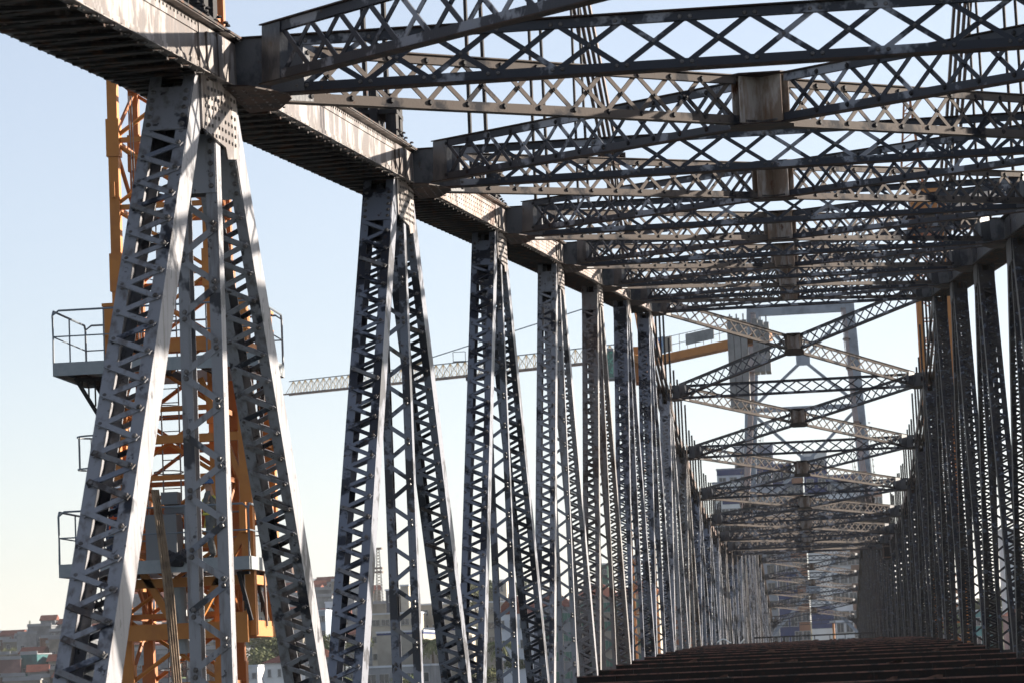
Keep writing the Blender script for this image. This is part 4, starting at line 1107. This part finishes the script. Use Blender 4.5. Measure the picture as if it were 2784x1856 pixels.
B('apartment_block', 1300, 1410, 1636, 600, 12, 'beige', 'low beige block behind the white gabled house', 'apartment block', floors=3, cols=5)
B('gabled_house', 1350, 1432, 1668, 460, 12, 'pale_grey', 'white gabled house right of the third post', 'house', roof='gable', rc=3.0, floors=3, cols=3, wsz=(.8,1.3), fh=3.1)
B('apartment_block', 1436, 1552, 1650, 475, 14, 'grey', 'long grey house with red tiled roof and green shutters behind fourth post', 'apartment block', roof='hip', rc=2.6, floors=4, cols=6, wsz=(1.1,1.5), fh=3.1, shut=True)
B('apartment_block', 1556, 1680, 1622, 490, 14, 'beige', 'cream house with red tiled roof and green shutters left of fifth post', 'apartment block', roof='hip', rc=2.4, floors=5, cols=6, wsz=(1.2,1.6), fh=3.1, shut=True)
B('tower_block', 1618, 1652, 1534, 600, 9, 'green', 'dark green tower block above the red roofs', 'tower block', floors=6, cols=2, wsz=(.8,1.0))
B('apartment_block', 1686, 1790, 1612, 500, 14, 'cream', 'cream house with red roof behind the fifth and sixth posts', 'apartment block', roof='hip', rc=2.4, floors=5, cols=5, wsz=(1.1,1.6), fh=3.1, shut=True)
B('tower_block', 1718, 1740, 1512, 640, 9, 'pale_blue', 'slim pale tower block behind the sixth post', 'tower block', floors=7, cols=1)
B('apartment_block', 1800, 1925, 1600, 520, 14, 'terracotta', 'reddish apartment block behind the left truss posts', 'apartment block', floors=6, cols=5)
B('apartment_block', 2272, 2322, 1690, 460, 10, 'white', 'white apartment house seen right of centre through the portal', 'apartment block', floors=4, cols=2, wsz=(1.1,1.4), fh=2.3, top_off=.1)
B('apartment_block', 2300, 2420, 1395, 540, 14, 'brown', 'brown and cream apartment tower behind the right end of the far struts', 'apartment block', floors=9, cols=5, wsz=(1.2,1.2), bands=[(3,5,'cream'),(8,10,'cream'),(13,15,'cream')])
B('tower_block', 2722, 2762, 1440, 500, 10, 'pale_grey', 'pale grey tower block at far right between truss posts', 'tower block', floors=9, cols=2, wsz=(.8,1.0))
B('house', 2736, 2800, 1672, 430, 9, 'pink', 'pink house with tiled roof at far right', 'house', roof='hip', rc=1.2, floors=2, cols=2)
B('house', 2640, 2720, 1660, 480, 9, 'teal', 'teal house behind the right truss posts', 'house', floors=3, cols=3)
B('house', 2560, 2640, 1640, 520, 9, 'grey', 'grey block behind the right truss posts', 'house', floors=4, cols=3)
B('house', 2450, 2550, 1600, 560, 9, 'cream', 'cream block behind the right truss, left of the grey one', 'house', floors=5, cols=4)
# central residential tower: stepped wings
ct = thing('residential_tower', (at(2160,1500,480).x, 486, 24), 'large stepped residential tower in white, navy and brick orange framed by the bridge portal', 'residential tower')
def wing(x0, x1, yt_, Y, dep, cn, bands, cols, floors, nm='wing', wsz=(1.2,1.4), top=1.2):
    a = at(x0, yt_, Y); c = at(x1, yt_, Y); b = MB(); zt_ = (a.z+c.z)/2
    b.abox(a.x, c.x, Y, Y+dep, 24, zt_); wo = b.build('wing', wall(cn, CM[cn]), ct, o=(a.x, Y, 24))
    b = MB(); b.abox(a.x-.1, c.x+.1, Y-.1, Y+dep+.1, zt_+.002, zt_+.25); b.build('parapet', wall('slate', CM['slate']), ct)
    for (u0, u1, bc, za, zc_) in bands:
        b = MB(); xa = a.x+(c.x-a.x)*u0; xb = a.x+(c.x-a.x)*u1
        b.abox(xa, xb, Y-.08, Y-.003, zt_-zc_, zt_-za); b.build('band', wall(bc, CM[bc]), ct)
    for f in range(floors):
        for k in range(cols):
            z = zt_-top-wsz[1]-f*2.9
            if z > 25:
                key_o = WO[ct]; window(ct, a.x+(c.x-a.x)*(k+.5)/cols, Y-.085, z, wsz[0], wsz[1])
wing(1936, 2022, 1312, 478, 12, 'white', [(.0,.45,'white',-.0,.1),(.3,1,'navy',1.5,3.4),(.4,1,'navy',9.5,14),(.4,1,'navy',22,34)], 4, 11)
wing(1948, 2096, 1274, 482, 14, 'pale_grey', [(0,1,'navy',0,.9),(.1,1,'navy',6.0,8.0)], 5, 11)
wing(1995, 2100, 1214, 490, 12, 'slate', [(0,.35,'white',0,7),(0,1,'navy',3,5)], 4, 3)
wing(2098, 2150, 1262, 476, 12, 'slate', [(0,1,'navy',0,3.5),(0,1,'navy',17,30)], 2, 12)
wing(2138, 2182, 1298, 475.98, 12, 'brick_orange', [], 2, 12)
wing(2182, 2246, 1230, 475.96, 14, 'white', [(.0,1,'navy',1.6,6.6),(0,1,'navy',24.5,28)], 2, 3)
wing(2246, 2335, 1292, 475.94, 14, 'pale_grey', [(0,.9,'navy',0,2),(0,1,'navy',5.5,9),(.3,.6,'brick_orange',5.4,9.1),(.6,1,'brown',10,40)], 4, 11)
wing(2335, 2398, 1330, 486, 12, 'brown', [(0,1,'white',6,8),(0,1,'white',12,14)], 3, 10)
# antenna mast on the hill
P = at(1033, 1640, 820); Q = at(1024, 1488, 820)
am = thing('antenna_mast', P, 'thin lattice antenna mast on the skyline between first and second posts', 'antenna mast')
b = MB(); h = Q.z-P.z
for s in (-1, 1):
    for r in (-1, 1): b.beam(P+V((s*1.1, r*1.1, -6)), P+V((s*.35, r*.35, h)), .14, .14, (0,1,0))
b.build('mast_legs', M_GV, am, o=P); b = MB()
for k in range(18):
    z0, z1 = h*k/18, h*(k+1)/18; w0 = 1.1-.75*k/18
    for r in (-1, 1): b.beam(P+V((-w0, r*w0, z0)), P+V((w0, r*w0, z1)), .08, .08, (0,1,0)); b.beam(P+V((w0, r*w0, z0)), P+V((-w0, r*w0, z1)), .08, .08, (0,1,0))
b.build('lacing', M_TP, am, o=P, kind='stuff')
for z in (.97, .55, .62):
    b = MB(); b.abox(P.x-1.2, P.x+1.2, P.y-1.2, P.y+1.2, P.z+h*z, P.z+h*z+.5); b.build('antenna_ring', M_TP, am)
# lamp post seen through the portal
P = at(2268, 1735, 400); b = MB(); lp = thing('lamp_post', (P.x, 400, P.z-3), 'rusty orange post standing beyond the portal, right of centre', 'post')
b.tube([(P.x, 400, P.z-3), (P.x, 400, at(2268,1692,400).z)], .16, 8); b.build('pole', M_OR, lp); b = MB(); q = at(2268,1690,400).z; b.abox(P.x-.5, P.x+.2, 399.7, 400.3, q-.05, q+.2); b.build('lamp_head', M_FR, lp)

# hillside houses
rnd = random.Random(11)
cols_ = ['white','cream','grey','pale_blue','ochre','brick_orange','pink','beige','terracotta','pale_grey','brown','teal']
wts = [4,4,6,4,2,2,1,5,1.5,5,4,1]
hm = {}
def house_mesh(cn, w_, d_, h_, rf):
    key = (cn, w_, h_, rf)
    if key not in hm:
        b = MB(); b.abox(-w_/2, w_/2, -d_/2, d_/2, -4, h_)
        r = MB()
        if rf == 'flat': r.abox(-w_/2-.2, w_/2+.2, -d_/2-.2, d_/2+.2, h_+.002, h_+.25); r.abox(-w_/2-.1, w_/2+.1, -d_/2-.1, -d_/2+.1, h_+.25, h_+.8)
        else:
            r.v = [(-w_/2-.4,-d_/2-.4,h_),(w_/2+.4,-d_/2-.4,h_),(w_/2+.4,d_/2+.4,h_),(-w_/2-.4,d_/2+.4,h_),(-w_/2-.4,0,h_+1.7),(w_/2+.4,0,h_+1.7)]
            r.f = [(0,1,5,4),(2,3,4,5),(0,4,3),(1,2,5),(0,3,2,1)]; r.m = [0]*5
        hm[key] = (b.mesh('wall', mat('house_'+cn, tuple(v*.5 for v in CM[cn]), .9, .1, tuple(v*.3 for v in CM[cn]), .3, (.42,.62)) if ('house_'+cn) not in bpy.data.materials else bpy.data.materials['house_'+cn]), r.mesh('roof', M_RF if rf != 'flat' else wall('grey', CM['grey'])))
    return hm[key]
rows = [575, 602, 630, 658, 688, 718, 750, 782, 815, 848, 880, 912]
ordn = ['first','second','third','fourth','fifth','sixth','seventh','eighth','ninth','tenth','eleventh','twelfth','thirteenth','fourteenth','fifteenth','sixteenth','seventeenth','eighteenth','nineteenth','twentieth']
for ri, Y in enumerate(rows):
    xa = at(-25, 1800, Y).x; xb = at(1010, 1700, Y).x; x = xa+rnd.uniform(0, 5); ci = 0
    while x < xb and ci < 20:
        w_ = rnd.choice([4.4, 5.2, 6.0, 7.2]); h_ = rnd.choice([3.0, 5.4, 5.6, 8.0]); rf = rnd.choice(['flat','flat','flat','gable']); cn = rnd.choices(cols_, wts)[0]
        if rnd.random() < .86:
            yy = Y+rnd.uniform(-7, 7); z = hill(x, yy); m2 = house_mesh(cn, w_, 6.5, h_, rf)
            nm_ = cn.replace('_', ' ')
            lb = '%s %s-roofed hillside house, %s storeys, %s from left in %s row up' % (nm_, 'flat' if rf == 'flat' else 'tile', {3.0:'one',5.4:'two',5.6:'two',8.0:'three'}[h_], ordn[ci], ordn[ri])
            t = thing('house', (x+w_/2, yy, z), lb, 'house', 'small houses on the hillside')
            rz = rnd.uniform(-.35, .35)
            t.rotation_euler = (0, 0, rz)
            link('wall', m2[0], WO[t], t); link('roof', m2[1], WO[t], t)
            for f in range(max(1, int(h_/2.7))):
                for k in range(2 if w_ < 7 else 3):
                    if rnd.random() < .8:
                        n_ = 2 if w_ < 7 else 3
                        window(t, (x+w_/2)+w_*((k+.5)/n_-.5), yy-3.25, z+1.0+f*2.7, 1.1, 1.2)
            ci += 1
        x += w_+rnd.uniform(.3, 2.2)
# shrub cover on the slope
b = MB()
for q in range(9000):
    Y = rnd.uniform(545, 960); X = rnd.uniform(at(-60, 1800, Y).x, at(1100, 1800, Y).x)
    if math.sin(X*.13+Y*.03)+math.sin(Y*.045+1.3+X*.05)+rnd.uniform(-.6,.6) < .25: continue
    z = hill(X, Y)+rnd.uniform(0, 1.8)
    for e in range(2):
        a = V((rnd.uniform(-1,1), rnd.uniform(-1,1), rnd.uniform(-.6,1))).normalized(); c = a.orthogonal().normalized(); s = rnd.uniform(.5, 1.2); P = V((X+rnd.uniform(-.6,.6), Y, z))
        k = len(b.v); b.v += [tuple(P-a*s), tuple(P+c*s*.7), tuple(P+a*s), tuple(P-c*s*.7)]; b.f.append((k,k+1,k+2,k+3)); b.m.append(0)
b.build('shrubs', M_LV, None, o=(-150,750,CZ), kind='stuff', label='dark green scrub growing between the hillside houses', cat='shrubs')
b = MB()
for q in range(5000):
    Y = rnd.uniform(400, 540); X = rnd.uniform(at(560, 1800, Y).x, at(2784, 1800, Y).x); z = hill(X, Y)+rnd.uniform(0, 5)
    a = V((rnd.uniform(-1,1), rnd.uniform(-1,1), rnd.uniform(-.6,1))).normalized(); c = a.orthogonal().normalized(); s = rnd.uniform(.5, 1.3); P = V((X, Y, z))
    k = len(b.v); b.v += [tuple(P-a*s), tuple(P+c*s*.7), tuple(P+a*s), tuple(P-c*s*.7)]; b.f.append((k,k+1,k+2,k+3)); b.m.append(0)
b.build('shrubs', M_LP, None, o=(-20,470,CZ), kind='stuff', label='olive green bushes along the near edge of the far shore', cat='shrubs')

# ------------------------------------------------------------------ haze
b = MB(); b.abox(-1900, 1900, -700, 4100, -1, 112)
hz = bpy.data.materials.new('haze_air'); hz.use_nodes = True; t = hz.node_tree; t.nodes.clear()
vo = t.nodes.new('ShaderNodeVolumePrincipled'); vo.inputs['Color'].default_value = (.93, .95, 1, 1); vo.inputs['Density'].default_value = .00006; vo.inputs['Anisotropy'].default_value = .2
mo = t.nodes.new('ShaderNodeOutputMaterial'); t.links.new(vo.outputs[0], mo.inputs['Volume'])
b.build('haze', hz, None, o=(0,0,0), kind='stuff', label='thin pale haze in the air over the bay', cat='haze')
